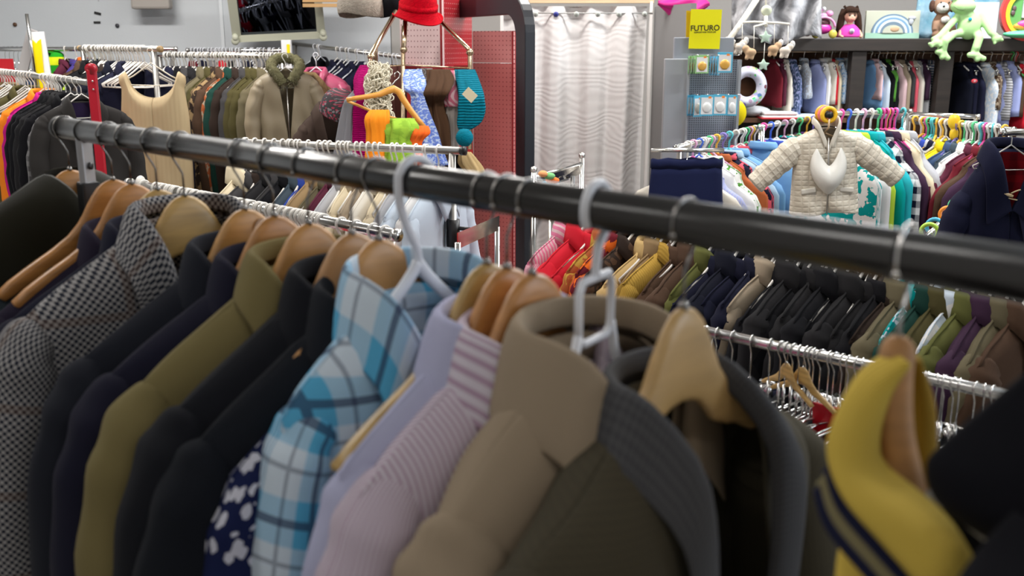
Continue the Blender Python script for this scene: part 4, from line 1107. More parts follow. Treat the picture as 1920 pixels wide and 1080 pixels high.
# ------------------------------------------------------------------ red pegboard furniture
pg = NT('pegboard_red'); uv, u, v = pg.uv()
def dots(t, u, v, pitch, r):
    fu = t.math('SUBTRACT', t.math('FRACT', t.math('DIVIDE', u, pitch)), .5); fv = t.math('SUBTRACT', t.math('FRACT', t.math('DIVIDE', v, pitch)), .5)
    return t.math('LESS_THAN', t.math('ADD', t.math('MULTIPLY', fu, fu), t.math('MULTIPLY', fv, fv)), r * r)
def pegmat(col, dot, pitch=.024, rough=.3, r=.13):
    t = NT('pegboard'); uv, u, v = t.uv(); t.base(t.mix(dots(t, u, v, pitch, r), col, dot), rough)
    t.b.inputs['Coat Weight'].default_value = .3
    return t.m
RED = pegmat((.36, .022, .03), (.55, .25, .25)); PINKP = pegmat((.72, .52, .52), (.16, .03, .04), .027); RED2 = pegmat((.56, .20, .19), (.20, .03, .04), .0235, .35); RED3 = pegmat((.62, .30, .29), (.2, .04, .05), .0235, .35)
SOLR = plain('red_board', (.33, .02, .022), .35)
a = P(750, 60, 5.05); b = P(829, 60, 4.8); c = P(885, 60, 5.15); d = a + c - b
t = thing('pegboard_column', 'square red pegboard column behind the brass scarf stand', 'display stand')
def wallpan(m, p, q, z0, z1, th=.012):
    n = Vector((q.y - p.y, p.x - q.x, 0)).normalized() * -th
    L = (q - p).length; P4 = [Vector((p.x, p.y, z0)), Vector((q.x, q.y, z0)), Vector((q.x, q.y, z1)), Vector((p.x, p.y, z1))]
    V = P4 + [x_ + n for x_ in P4]; U = [(0, z0), (L, z0), (L, z1), (0, z1)] * 2
    m.add(V, [(0, 1, 2, 3), (4, 7, 6, 5), (0, 4, 5, 1), (1, 5, 6, 2), (2, 6, 7, 3), (3, 7, 4, 0)], U)
zl = P(790, 126, 4.9).z; 
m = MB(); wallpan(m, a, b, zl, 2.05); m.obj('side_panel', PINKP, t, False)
m = MB(); wallpan(m, b, c, zl - .02, 2.05); m.obj('side_panel', RED, t, False)
m = MB(); wallpan(m, c, d, 0, 2.05); m.obj('back_panel', SOLR, t, False)
m = MB(); wallpan(m, d, a, 0, 2.05); m.obj('back_panel', SOLR, t, False)
m = MB(); wallpan(m, a, b, 0, zl); m.obj('lower_panel', SOLR, t, False)
m = MB(); wallpan(m, b, c, 0, zl - .02); m.obj('lower_panel', SOLR, t, False)
m = MB(); cc = (a + c) / 2; m.box((cc.x, cc.y - .03, zl), (.36, .30, .016), rz=.0); m.obj('ledge', SOLR, t, False)
t = thing('pegboard_panel', 'low red pegboard panel between the column and the black frame', 'display board')
a = P(886, 60, 5.25); b = P(963, 60, 5.1); zm = P(920, 118, 5.15).z; zt2 = P(920, 58, 5.15).z
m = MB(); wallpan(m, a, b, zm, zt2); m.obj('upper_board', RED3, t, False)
m = MB(); wallpan(m, a, b, 0, zm - .003); m.obj('lower_board', RED2, t, False)
m = MB(); bb = b + Vector((.03, .05, 0)); wallpan(m, b, bb, 0, zt2); m.obj('edge_board', plain('red_edge', (.30, .03, .035), .4), t, False)
# black rounded frame
a = P(984, 200, 4.35); b = P(790, 100, 5.6); u_ = Vector((b.x - a.x, b.y - a.y, 0)); W_ = u_.length; u_.normalize(); n_ = Vector((-u_.y, u_.x, 0))
ztop = P(1002, -8, 4.6).z; bw = .105; rad = .17
def rr_out(x0, x1, z0, z1, r, n=8):
    o = []
    for cx, cz, a0 in ((x1 - r, z1 - r, 0), (x0 + r, z1 - r, 90), (x0 + r, z0 + r, 180), (x1 - r, z0 + r, 270)):
        for k in range(n + 1): q = radians(a0 + 90 * k / n); o.append((cx + r * cos(q), cz + r * sin(q)))
    return o
O_ = rr_out(0, W_, .03, ztop, rad); I_ = rr_out(bw, W_ - bw, .03 + bw, ztop - bw * .85, rad - bw * .6)
m = MB(); base = Vector((a.x, a.y, 0)); V = []
dep = .05
for (o_, off) in ((O_, 0), (I_, 0), (O_, dep), (I_, dep)):
    V += [base + u_ * x_ + n_ * (-off) + Vector((0, 0, z_)) for x_, z_ in o_]
n = len(O_); Fs = []
for i in range(n):
    j = (i + 1) % n
    Fs += [(i, j, n + j, n + i), (2 * n + i, 3 * n + i, 3 * n + j, 2 * n + j), (i, 2 * n + i, 2 * n + j, j), (n + i, n + j, 3 * n + j, 3 * n + i)]
m.add(V, Fs); o = m.obj('black_display_stand', plain('black_frame_paint', (.012, .014, .02), .4), None, False, bevel=.004); tag(o, 'tall black rounded display frame standing left of the curtain', 'display frame')
# ------------------------------------------------------------------ leaning mirror
t = thing('wall_mirror', 'mirror in a pale green carved frame tilted on the back wall', 'mirror')
fp = [(418, -60), (437, 80), (611, 72), (598, -60)]; ip = [(436, -60), (452, 66), (594, 59), (584, -60)]
def MPt(px, py, off=0): # tilted plane: top further forward
    y = 6.86 - (80 - py) * .0022 - off; return PY(px, py, y)
fm = plain('mirror_frame', (.55, .56, .44), .5)
m = MB()
for i in range(4):
    j = (i + 1) % 4
    A, B_, C_, D_ = MPt(*fp[i], .05), MPt(*fp[j], .05), MPt(*ip[j], .03), MPt(*ip[i], .03)
    A2, B2 = MPt(*fp[i]), MPt(*fp[j]); C2, D2 = MPt(*ip[j]), MPt(*ip[i])
    m.add([A, B_, C_, D_, A2, B2, C2, D2], [(0, 1, 2, 3), (0, 4, 5, 1), (2, 6, 7, 3), (4, 7, 6, 5)])
m.obj('mirror_frame', fm, t, False)
m = MB(); gp = [(440, -60), (455, 66 - 3), (591, 56), (581, -60)]; m.add([MPt(x, y, .012) for x, y in ip], [(0, 1, 2, 3)]); m.obj('mirror_glass', plain('mirror_glass', (.10, .11, .14), .03, 1), t, False)
for q in ((441, 77), (606, 69)):
    m = MB(); m.ball(MPt(*q, .06), (.028, .02, .028), 10, 6); m.ball(MPt(q[0], q[1] - 7, .06), (.022, .018, .024), 10, 6)
    m.obj('corner_rosette', fm, t)
# items standing in view of the mirror glass are reflected; a wooden slat crate sits right of it
m = MB(); 
for k in range(3): m.box((0, 0, k * .03), (.30, .02, .022))
o = m.obj('wooden_crate', wood((.55, .33, .14), .8, .6, coat=0), None, False, P(612, 10, 6.3)); tag(o, 'slatted wooden crate at top edge right of the mirror', 'crate')
# blurred grey box lamp at top left
m = MB(); m.box((0, 0, .05), (.26, .08, .22)); o = m.obj('wall_box', plain('beige_box', (.36, .33, .30), .6), None, False, P(284, 0, 6.6), bevel=.015); tag(o, 'beige-grey box on the pale wall at top left, cut by top edge', 'box')

# ------------------------------------------------------------------ brass stand
t = thing('scarf_stand', 'brass scarf stand with slanted arms in front of the red pegboard column', 'display stand')
Zs = 4.45
def seg(nm, pts, r=.011): m = MB(); pxtube(m, pts, r, 12); m.obj(nm, BRASS, t)
seg('pole', [(757, 50, Zs + .05), (756, 95, Zs), (755, 260, Zs), (754, 600, Zs - .3)], .010)
seg('arm', [(742, 22, Zs + .1), (697, 100, Zs - .15), (695, 112, Zs - .15), (695, 300, Zs - .15)], .011)
seg('arm', [(745, 20, Zs + .3), (705, 88, Zs + .3), (705, 125, Zs + .3)], .009)
seg('arm', [(818, 32, Zs + .1), (879, 92, Zs), (881, 99, Zs), (881, 280, Zs)], .010)
seg('arm', [(760, 40, Zs + .05), (757, 92, Zs - .02)], .011)
for q in ((757, 93), (881, 98), (696, 106)):
    m = MB(); m.ball(P(*q, Zs - (.15 if q[0] < 700 else .01)), .017, 12, 8); m.obj('joint', BRASS, t)
m = MB(); pxtube(m, [(690, 128, Zs - .1), (757, 122, Zs - .15), (820, 125, Zs - .12), (884, 128, Zs)], .003, 8); m.obj('scarf_hoop', BRASS, t)
m = MB(); q = P(756, 400, Zs); m.tube([(q.x - .3, q.y, .03), (q.x + .3, q.y, .03)], .02, 10); m.tube([(q.x, q.y - .3, .03), (q.x, q.y + .3, .03)], .02, 10); m.tube([(q.x, q.y, .03), (q.x, q.y, .9)], .012, 10); m.obj('foot', BRASS, t)
# hats
def hat(name, label, px, py, z, prof, mat, rx=0, ry=0, fn=None, band=None):
    t = thing(name, label, 'hat', P(px, py, z), 0, None, rx, ry)
    m = MB(); rows = []
    for (r, zz) in prof:
        rows.append([(r * cos(2 * pi * k / 36) * (1 + (fn(k, r) if fn else 0)), r * sin(2 * pi * k / 36), zz + (.01 * sin(2 * pi * k / 18) if r > .1 else 0)) for k in range(36)])
    m.grid(rows, True, cap1=True); m.obj('hat_body', mat, t, solid=.004, sub=1)
    if band:
        m = MB(); m.grid([[(band[0] * cos(2 * pi * k / 36), band[0] * sin(2 * pi * k / 36), zz) for k in range(36)] for zz in (band[1], band[1] + .025)], True); m.obj('hat_band', mat, t, solid=.004)
    return t
hat('red_felt_hat', 'bright red felt hat with rolled brim on top of the brass stand', 784, 22, 4.5, [(.118, -.020), (.112, -.032), (.098, -.020), (.088, .002), (.085, .03), (.078, .08), (.05, .11), (.01, .12)], cloth((.62, .0, .012), 'fur', rough=.9), rx=.25, ry=.12, band=(.088, .012))
hat('black_hat', 'black cloth hat between the fluffy grey hat and the red felt hat', 738, 10, 4.7, [(.075, -.045), (.078, -.02), (.07, .03), (.05, .06), (.01, .07)], cloth(COLS['black']), rx=.1, ry=-.2)
hat('fluffy_hat', 'fluffy grey knitted hat at left on top of the brass stand', 680, 12, 4.7, [(.115, -.045), (.122, -.01), (.115, .035), (.09, .07), (.01, .085)], cloth((.36, .32, .27), 'fur'), fn=lambda k, r: .04 * sin(k * 2.3))
# scarves, left to right
scarf('grey_scarf', 'plain grey scarf knotted on the brass stand left of the magenta knit', 'scarf', [(690, 132, 4.3, 14), (678, 165, 4.25, 22), (664, 188, 4.2, 32), (656, 205, 4.2, 26), (652, 250, 4.2, 32), (646, 300, 4.2, 38)], cloth((.20, .20, .22)), 3, 1)
scarf('magenta_scarf', 'chunky magenta knitted scarf on the brass stand', 'scarf', [(688, 122, 4.3, 20), (682, 150, 4.25, 34), (684, 185, 4.2, 38), (680, 215, 4.2, 36), (678, 260, 4.2, 34), (680, 310, 4.2, 38)], cloth((.50, .0, .16), 'knit', sc=1.3), 3, 2)
m = MB(); r = random.Random(4)
base_p = cr([(714, 128, 4.15), (706, 150, 4.1), (712, 172, 4.1), (708, 195, 4.1), (716, 212, 4.1)], 12)
for k, q in enumerate(base_p * 5):
    c = P(*q) + Vector((r.uniform(-.045, .045), r.uniform(-.03, .03), r.uniform(-.02, .02)))
    ax = Vector((r.uniform(-1, 1), r.uniform(-.3, .3), r.uniform(-1, 1))).normalized(); bx = ax.orthogonal().normalized(); cx = ax.cross(bx)
    rr_ = r.uniform(.010, .018); m.tube([c + bx * rr_ * cos(a * pi / 4) + (ax if k % 2 else cx) * rr_ * sin(a * pi / 4) for a in range(8)], .0030, 4, closed=True)
o = m.obj('loopy_scarf', cloth((.68, .63, .50)), None); tag(o, 'cream curly looped scarf on the brass stand beside magenta scarf', 'scarf')
m = MB(); rows, UV = scarf_rows([(714, 122, 4.2, 30), (706, 155, 4.15, 40), (712, 195, 4.15, 34), (716, 222, 4.15, 24)], 5, 5, .15); m.grid(rows, True, uvs=UV, cap0=True, cap1=True); m.obj('scarf_core', cloth((.58, .53, .41)), o)
scarf('maroon_scarf', 'brown-maroon scarf behind the brass pole', 'scarf', [(742, 122, 4.55, 26), (738, 160, 4.5, 40), (740, 200, 4.5, 36), (742, 300, 4.5, 34)], cloth((.10, .035, .03)), 4, 6)
scarf('blue_scarf', 'blue and white patterned scarf knotted right of the brass pole', 'scarf', [(775, 130, 4.3, 26), (776, 150, 4.25, 36), (778, 168, 4.2, 34), (784, 180, 4.2, 22), (790, 215, 4.2, 32), (806, 260, 4.2, 36), (815, 310, 4.2, 44)], cloth((.14, .22, .62), 'mottle', (.45, .55, .75), sc=4), 3, 7)
scarf('grey_print_scarf', 'dark grey printed scarf between the blue and the brown scarf', 'scarf', [(795, 128, 4.5, 24), (798, 160, 4.5, 24), (800, 210, 4.5, 20), (804, 300, 4.5, 20)], cloth((.10, .09, .09), 'mottle', (.3, .28, .27), sc=6), 3, 8)
scarf('brown_scarf', 'dark brown scarf with a big knot on the brass stand', 'scarf', [(822, 130, 4.3, 34), (824, 150, 4.25, 42), (818, 175, 4.2, 40), (816, 195, 4.25, 28), (822, 240, 4.25, 36), (826, 310, 4.25, 38)], cloth((.07, .035, .018)), 4, 9, .25)
t_ = scarf('pink_grey_scarf', 'pink and grey scarf knotted between the brown and teal scarves', 'scarf', [(846, 132, 4.35, 20), (852, 155, 4.3, 24), (848, 180, 4.25, 30), (848, 200, 4.25, 22)], cloth((.45, .12, .18), 'vstripe', (.55, .35, .38), sc=.4), 3, 10)
scarf('', '', '', [(848, 198, 4.26, 20), (846, 225, 4.28, 26), (846, 280, 4.3, 26)], cloth((.32, .29, .27)), 4, 11, parent=t_, pname='scarf_tail')
t_ = scarf('teal_scarf', 'chunky teal knitted scarf with pompom and paper tag at right of brass stand', 'scarf', [(872, 130, 4.3, 34), (876, 150, 4.25, 40), (884, 180, 4.2, 46), (884, 205, 4.2, 50), (880, 230, 4.2, 42), (872, 243, 4.2, 22)], cloth((.0, .19, .28), 'knit', sc=.9), 4, 12, .12)
m = MB(); m.ball(P(871, 258, 4.15), .037, 24, 16, fn=lambda a, b: 1 + .07 * sin(a * 13) * sin(b * 15)); m.obj('pompom', cloth((.0, .19, .28), 'fur'), t_)
m = MB(); m.box((0, 0, 0), (.052, .003, .040), ry=.75); m.obj('paper_tag', plain('tag_paper', (.62, .55, .38), .7), t_, False, P(881, 178, 4.02))
scarf('beige_scarf', 'light tan scarf hanging low at the right foot of the brass stand', 'scarf', [(872, 285, 4.3, 18), (880, 305, 4.3, 34), (890, 325, 4.3, 30), (884, 345, 4.3, 22)], cloth((.55, .40, .20)), 4, 13)
scarf('black_shawl', 'black shawl hanging below the brown scarf on the brass stand', 'scarf', [(838, 275, 4.35, 44), (850, 300, 4.35, 50), (852, 340, 4.35, 44)], cloth(COLS['black']), 4, 14)
# orange hanger with cloths tied on
t = thing('orange_hanger', 'bright orange wooden hanger hooked on the brass stand', 'hanger')
m = MB(); Zh = 3.95
pts = [(650, 187), (668, 184), (690, 181), (712, 177), (728, 170), (738, 167), (748, 172), (757, 188), (770, 207), (784, 225), (797, 240)]
m.tube([P(x, y, Zh + (x - 735) * .0006) for x, y in pts], [.009, .0095, .010, .0115, .014, .016, .015, .013, .012, .011, .010], 10, flat=1.0); m.obj('hanger_body', wood((.80, .36, .06), .85, .4), t)
m = MB(); m.tube([P(x, y, Zh) for x, y in ((652, 190), (672, 198), (700, 210), (740, 222), (797, 242))], .0055, 8); m.obj('cross_bar', wood((.80, .36, .06), .85, .4), t)
m = MB(); m.tube([P(x, y, Zh + .02) for x, y in ((736, 166), (736, 158), (741, 152), (748, 146), (750, 138), (745, 134), (740, 138), (740, 144))], .0022, 8); m.obj('hook', CHROME, t)
scarf('orange_cloth', 'bright orange cloth tied on the orange hanger, left one', 'scarf', [(712, 206, 3.88, 30), (706, 222, 3.85, 40), (708, 250, 3.85, 34), (708, 280, 3.85, 36), (705, 312, 3.85, 40)], cloth((.88, .27, .015)), 4, 15, .2)
scarf('green_cloth', 'lime green printed cloth tied on the middle of the orange hanger', 'scarf', [(748, 222, 3.88, 50), (752, 240, 3.85, 56), (748, 262, 3.85, 46), (748, 285, 3.85, 48), (746, 315, 3.85, 54)], cloth((.30, .50, .05), 'mottle', (.24, .42, .04), sc=1.5), 5, 16, .22)
scarf('orange_cloth', 'small orange-red cloth tied at the right end of the orange hanger', 'scarf', [(790, 236, 3.86, 22), (788, 250, 3.84, 30), (780, 268, 3.85, 22), (778, 310, 3.85, 28)], cloth((.85, .14, .02)), 4, 17, .2)
# dark padded jacket and patterned hat left of the stand
garment('padded_coat', 'dark brown padded coat hanging left of the scarves', 'coat', dict(CT[1], seed=210, T=.07, sw=.15, L=.6), cloth((.06, .040, .032)), P(622, 165, 4.6), -pi + .2)
hat('floral_beanie', 'dark bobbly beanie with red flowers on the padded coat', 636, 198, 4.3, [(.075, -.05), (.08, -.02), (.075, .03), (.055, .06), (.01, .075)], cloth((.06, .055, .06), 'floral', (.40, .06, .10), (.25, .23, .25), sc=2), rx=.2, ry=.4)

# ------------------------------------------------------------------ sign display
Zd = 4.9
DY = P(1320, 110, Zd).y
def DP(px, py, off=0): return PY(px, py, DY - off)
t = thing('display_rack', 'grey metal display rack with perforated panel right of the curtain', 'display rack')
gm = plain('grey_metal', (.27, .29, .33), .45, .2)
a = DP(1265, 70); b = DP(1375, 118)
m = MB(); m.box(((a.x + b.x) / 2, DY + .02, (a.z + b.z) / 2), (b.x - a.x, .03, a.z - b.z)); m.obj('header_panel', gm, t, False, bevel=.004)
a = DP(1246, 110); b = DP(1290, 110)
m = MB(); m.box(((a.x + b.x) / 2, DY + .0, a.z / 2), (b.x - a.x, .04, a.z)); m.obj('side_panel', plain('grey_metal_light', (.33, .345, .37), .45, .2), t, False, bevel=.004)
a = DP(1290, 112); b = DP(1388, 112)
t3 = NT('perforated'); uv, u, v = t3.uv(); t3.base(t3.mix(dots(t3, u, v, .011, .3), (.30, .33, .38), (.08, .09, .11)), .4, .3)
m = MB(); wallpan(m, Vector((a.x, DY + .03, 0)), Vector((b.x, DY + .03, 0)), .05, a.z); m.obj('perforated_panel', t3.m, t, False)
for px in (1290, 1386):
    q = DP(px, 112); m = MB(); m.box((q.x, DY - .01, q.z / 2), (.012, .05, q.z)); m.obj('upright', plain('grey_metal_light', (.33, .345, .37), .45, .2), t, False)
q = DP(1320, 150); m = MB(); m.box((q.x, DY + .05, .04), (.45, .5, .08)); m.obj('base', gm, t, False)
for py in (104, 176):
    q = DP(1335, py); m = MB()
    for k in range(5): m.tube([(q.x - .10 + .05 * k, DY + .02, q.z), (q.x - .10 + .05 * k, DY - .16, q.z + .004)], .0022, 6)
    m.obj('peg_hooks', CHROME, t)
# sign
t = thing('yellow_sign', 'yellow FUTURO sign on top of the grey display rack', 'sign')
yl = plain('sign_yellow', (.80, .74, .0), .35)
sg_ = [DP(1296, 17, .03), DP(1354, 18, .03), DP(1349, 92, .03), DP(1291, 91, .03)]
m = MB(); m.add(sg_ + [q + Vector((0, .004, 0)) for q in sg_], [(3, 2, 1, 0), (4, 5, 6, 7), (0, 1, 5, 4), (1, 2, 6, 5), (2, 3, 7, 6), (3, 0, 4, 7)]); m.obj('sign_card', yl, t, False)
bk = [DP(1287, 20, .0), DP(1300, 20, .0), DP(1298, 70, .0), DP(1286, 70, .0)]
m = MB(); m.add(bk + [q + Vector((0, .004, 0)) for q in bk], [(3, 2, 1, 0), (4, 5, 6, 7), (0, 1, 5, 4), (1, 2, 6, 5), (2, 3, 7, 6), (3, 0, 4, 7)]); m.obj('rear_card', plain('sign_amber', (.62, .40, .0), .35), t, False)
def text(body, size, loc, mat, parent, name='lettering', rz=0, shear=0, ext=.0006):
    cu = bpy.data.curves.new(name, 'FONT'); cu.body = body; cu.size = size; cu.align_x = 'CENTER'; cu.align_y = 'CENTER'; cu.extrude = ext; cu.shear = shear
    cu.offset = size * .012
    o0 = bpy.data.objects.new(name, cu); me = bpy.data.meshes.new_from_object(o0); bpy.data.objects.remove(o0); me.materials.clear(); me.materials.append(mat)
    o = bpy.data.objects.new(name, me); COL.objects.link(o); o.parent = parent
    o.location = loc; o.rotation_euler = (pi / 2, -.02, rz); return o
ink = plain('sign_ink', (.015, .015, .0), .5)
text('FUTURO', .037, DP(1322, 53, .0325), ink, t)
text('SUPPORT FOR YOUR LIFE', .0094, DP(1322, 60.5, .0325), ink, t, 'small_lettering')
# blister packs
r = random.Random(9)
def pack(px, py, off, wpx, hpx, edge, mid, rz, label, grp=None):
    z = Zd; q = DP(px, py, off); w_ = wpx * z / FPX; h_ = hpx * z / FPX
    t = thing('blister_pack', label, 'packet', q, rz, grp)
    m = MB(); m.box((0, 0, -h_ / 2), (w_, .002, h_)); m.obj('card', plain('pack_card', edge, .4), t, False, bevel=.0008)
    m = MB(); m.box((0, -.002, -h_ * .52), (w_ * .82, .0015, h_ * .8)); m.obj('label_panel', plain('pack_panel', (.72, .73, .74), .35), t, False)
    m = MB(); m.ball((0, -.006, -h_ * .6), (w_ * .33, .006, h_ * .24), 14, 8, fn=lambda a, b: 1 + .12 * sin(b * 5) * sin(a * 4)); m.obj('content', plain('pack_content', mid, .35), t)
    m = MB(); m.box((w_ * .2, -.003, -h_ * .12), (w_ * .2, .001, h_ * .1)); m.obj('orange_mark', plain('orange_mark', (.85, .25, .03), .4), t, False)
GOLD = (.62, .34, .06); PALE = (.66, .67, .66); BLU = (.08, .42, .62); GRN = (.25, .5, .2)
for i in range(4): pack(1294 + i * 5, 105, .02 + .01 * i, 22, 32, GRN, (.3, .2, .1), 1.15, 'brown insole packet seen edge-on in the upper row of the grey display', 'edge-on packets in upper row')
pack(1317, 103, .15, 25, 33, GRN, GOLD, .1, 'packet with gold-brown content and green top, upper row of grey display')
for i in range(4): pack(1334 + i * 5, 106, .03 + .01 * i, 20, 34, BLU, (.3, .18, .1), 1.2, 'blue-edged packet seen edge-on beside the gold packet, upper row', 'blue packets in upper row')
pack(1360, 98, .16, 27, 36, BLU, GOLD, -.12, 'blue-edged packet with gold content at upper right of the grey display')
for i in range(3): pack(1294 + i * 6, 178, .03 + .01 * i, 22, 38, BLU, (.35, .3, .25), 1.0, 'blue-edged packet seen edge-on at left of lower row', 'edge-on packets in lower row')
pack(1309, 180, .10, 20, 38, BLU, (.45, .42, .36), .5, 'angled blue-edged packet at left of the lower row of grey display')
pack(1326, 178, .16, 26, 38, BLU, PALE, .05, 'clear white packet with blue edge, left of two large ones in lower row')
pack(1351, 177, .16, 26, 38, BLU, PALE, -.05, 'clear white packet with blue edge, right of two large ones in lower row')
pack(1374, 178, .13, 18, 38, BLU, PALE, -.2, 'narrow white packet at right end of the lower row of grey display')
m = MB(); m.lathe([(0, -.004), (.075, -.004), (.075, .004), (0, .004)], n=28, axis='Y'); q = DP(1372, 212, -.12); o = m.obj('yellow_disc', plain('yellow_card', (.85, .68, .0), .4), None, True, q); tag(o, 'yellow disc edge peeking out right of the grey display', 'disc')

# ------------------------------------------------------------------ dark wooden shelf with children's things
SY = 5.6
def SP(px, py, off=0): return PY(px, py, SY + off)
DW = wood((.026, .018, .014), .5, .6, .6, 0)
t = thing('wooden_shelf', 'dark brown timber shelf unit with toys on top and small clothes inside', 'shelf')
zt_ = SP(1600, 72).z; zb_ = SP(1600, 96).z; xl = SP(1380, 90).x; xr_ = SP(2000, 90).x
m = MB(); m.box(((xl + xr_) / 2, SY + .22, (zt_ + zb_) / 2), (xr_ - xl, .46, zt_ - zb_)); m.obj('top_beam', DW, t, False, bevel=.004)
for px, w_ in ((1613, 27), (1778, 26), (1990, 26)):
    q = SP(px, 97); m = MB(); m.box((q.x, SY + .04, zb_ / 2), (w_ * SY / FPX, .07, zb_)); m.obj('post', DW, t, False, bevel=.003)
m = MB(); m.box(((xl + xr_) / 2, SY + .44, .8), (xr_ - xl, .02, 1.55)); m.obj('back_panel', wood((.14, .055, .02), .6, .6, .5, 0), t, False)
zs = SP(1480, 222).z
m = MB(); m.box(((xl + SP(1602, 90).x) / 2, SY + .22, zs - .012), (SP(1602, 90).x - xl, .42, .025)); m.obj('lower_shelf', wood((.16, .07, .035), .6, .4), t, False)
m = MB(); m.box(((xl + SP(1602, 90).x) / 2, SY + .3, (zs - .03) / 2), (SP(1602, 90).x - xl, .2, zs - .03)); m.obj('lower_case', DW, t, False)
def bay(px0, px1, py, where, specs, rad=.006, hang='clip'):
    rl = Rail(SP(px0, py, .16), SP(px1, py, .16), rad)
    m = MB(); m.tube([rl.a, rl.b], rad, 10); m.obj('hanging_rail', plain('brass_dull', (.42, .3, .2), .35, 1), t)
    return rl
def baylabels(rl, where, specs, s=.8, yj=.30):
    rr = random.Random(len(specs)); out_ = []
    for i, sp in enumerate(specs):
        px, cw = sp[0], sp[1]; pat = sp[2] if len(sp) > 2 else None; c2 = COLS[sp[3]] if len(sp) > 3 else None
        p = rl.at(rl.px(px)); yaw = rl.yaw + yj + rr.uniform(-.2, .2)
        base = COLS[cw]; f = 1 + rr.uniform(-.06, .06)
        cut = dict(KD[i % 4]); 
        tg = garment('childrens_top', f"{cw}{' patterned' if pat else ''} child's garment {where}, {ORD[i]} from left", "child's garment", cut, cloth(tuple(round(c * f, 4) for c in base), pat, c2, sc=1.6), p, yaw, s=s); tg.scale = (s * .58, s * .8, s * rr.uniform(.66, .92)); out_.append((tg, p, yaw))
        hanger('clip' if i % 2 else 'kids', f'small hanger on the rail {where}', p, yaw, rl.r / (s * .8), CHROME if i % 2 else WHITEPL, f'small hangers {where}', s=s * .8)
    return out_
b1 = bay(1386, 1602, 97, '', []); b2 = bay(1627, 1766, 99, '', []); b3 = bay(1790, 2000, 101, '', [])
baylabels(b1, 'in the left shelf bay', [(1452, 'dark red'), (1463, 'maroon'), (1472, 'off-white'), (1486, 'denim blue', 'mottle', 'periwinkle'), (1508, 'light grey', 'mottle', 'pale blue'), (1529, 'periwinkle'), (1545, 'white'), (1553, 'off-white'), (1560, 'red'), (1566, 'cream'), (1575, 'pale blue', 'mottle', 'sky blue'), (1590, 'pale blue', 'hstripe', 'white')])
baylabels(b2, 'in the middle shelf bay', [(1634, 'sky blue'), (1641, 'pale pink'), (1648, 'pale blue'), (1656, 'black'), (1663, 'green'), (1671, 'black'), (1680, 'pale pink'), (1690, 'beige'), (1699, 'dark grey'), (1706, 'coral'), (1714, 'off-white'), (1722, 'light grey'), (1731, 'plum'), (1746, 'denim blue', 'hstripe', 'light grey'), (1757, 'black')])
o3 = baylabels(b3, 'in the right shelf bay', [(1802, 'dark navy'), (1815, 'navy'), (1828, 'navy'), (1850, 'pale blue', 'mottle', 'white'), (1859, 'brown', 'mottle', 'beige'), (1869, 'periwinkle'), (1880, 'light grey', 'hstripe', 'grey'), (1892, 'periwinkle'), (1904, 'brown'), (1912, 'red'), (1922, 'white'), (1940, 'light grey')], s=.95)
for px, c in ((1898, (.1, .6, .15)), (1906, (.8, .1, .1))):
    p = b3.at(b3.px(px)); hanger('kids', f"{'green' if px < 1900 else 'red'} small hanger standing out in the right shelf bay", p + Vector((0, -.1, 0)) * 0, b3.yaw + .5, .006, plain('bright_plastic', c, .35), None, s=1.1)
m = MB(); m.ball((0, 0, 0), (.018, .004, .012), 14, 8); tg, p_, y_ = o3[2]; o = m.obj('red_badge', plain('badge_red', (.6, .03, .05), .5), tg, True); o.matrix_parent_inverse = Matrix.LocRotScale(p_, Matrix.Rotation(y_, 3, 'Z').to_euler(), tg.scale).inverted(); o.location = SP(1827, 152, -.02)
bg = text('37', .014, (0, -.006, 0), plain('badge_white', (.8, .8, .8), .5), o)
# folded clothes and bits on the lower shelf
for k, (px, c, hz, w_) in enumerate(((1455, 'white', 0, .20), (1455, 'white', .018, .19), (1455, 'red', -.0, .0), (1512, 'pale blue', 0, .16))):
    if w_ == 0: continue
    m = MB(); m.box((0, 0, 0), (w_, .2, .016)); q = SP(px, 221, .06); q.z = zs + .010 + hz
    o = m.obj('folded_cloth', cloth(COLS[c]), None, False, q, bevel=.006); tag(o, ['lower folded white cloth on the left shelf bay floor', 'upper folded white cloth on the left shelf bay floor', '', 'folded pale blue cloth at right on the left bay floor'][k], 'folded cloth')
m = MB(); m.box((0, 0, 0), (.21, .2, .006)); q = SP(1455, 221, .04); q.z = zs + .003; o = m.obj('red_folder', plain('red_card', (.5, .01, .02), .4), None, False, q); tag(o, 'thin red folder under the folded white cloths', 'folder')
m = MB(); m.ball((0, 0, 0), (.10, .07, .03), 18, 10, fn=lambda a, b: 1 + .08 * sin(b * 7)); q = SP(1412, 212, .1); q.z = zs + .033; o = m.obj('white_cushion', cloth((.6, .6, .62)), None, True, q); tag(o, 'soft white cushion lying under the swim ring', 'cushion')
# swim ring
m = MB(); R1 = .080; m.tube([(R1 * cos(a * pi / 18), 0, R1 * 1.05 * sin(a * pi / 18)) for a in range(36)], .030, 16, closed=True)
t_ = NT('ring_vinyl'); co, x, y, z = t_.objc(); vo = t_.n('ShaderNodeTexVoronoi'); t_.l(co, vo.inputs['Vector']); vo.inputs['Scale'].default_value = 32
cr_n = t_.n('ShaderNodeMix', data_type='RGBA', blend_type='MIX'); f = t_.math('LESS_THAN', vo.outputs['Distance'], .42); hs = t_.n('ShaderNodeHueSaturation'); t_.l(vo.outputs['Color'], hs.inputs['Color']); hs.inputs['Saturation'].default_value = .9; hs.inputs['Value'].default_value = .8
c_ = t_.mix(f, (.62, .62, .74), hs.outputs[0]); t_.base(c_, .25)
o = m.obj('swim_ring', t_.m, None, True, SP(1401, 163, .0)); tag(o, 'inflatable swim ring with colourful dots standing right of grey display', 'swim ring')
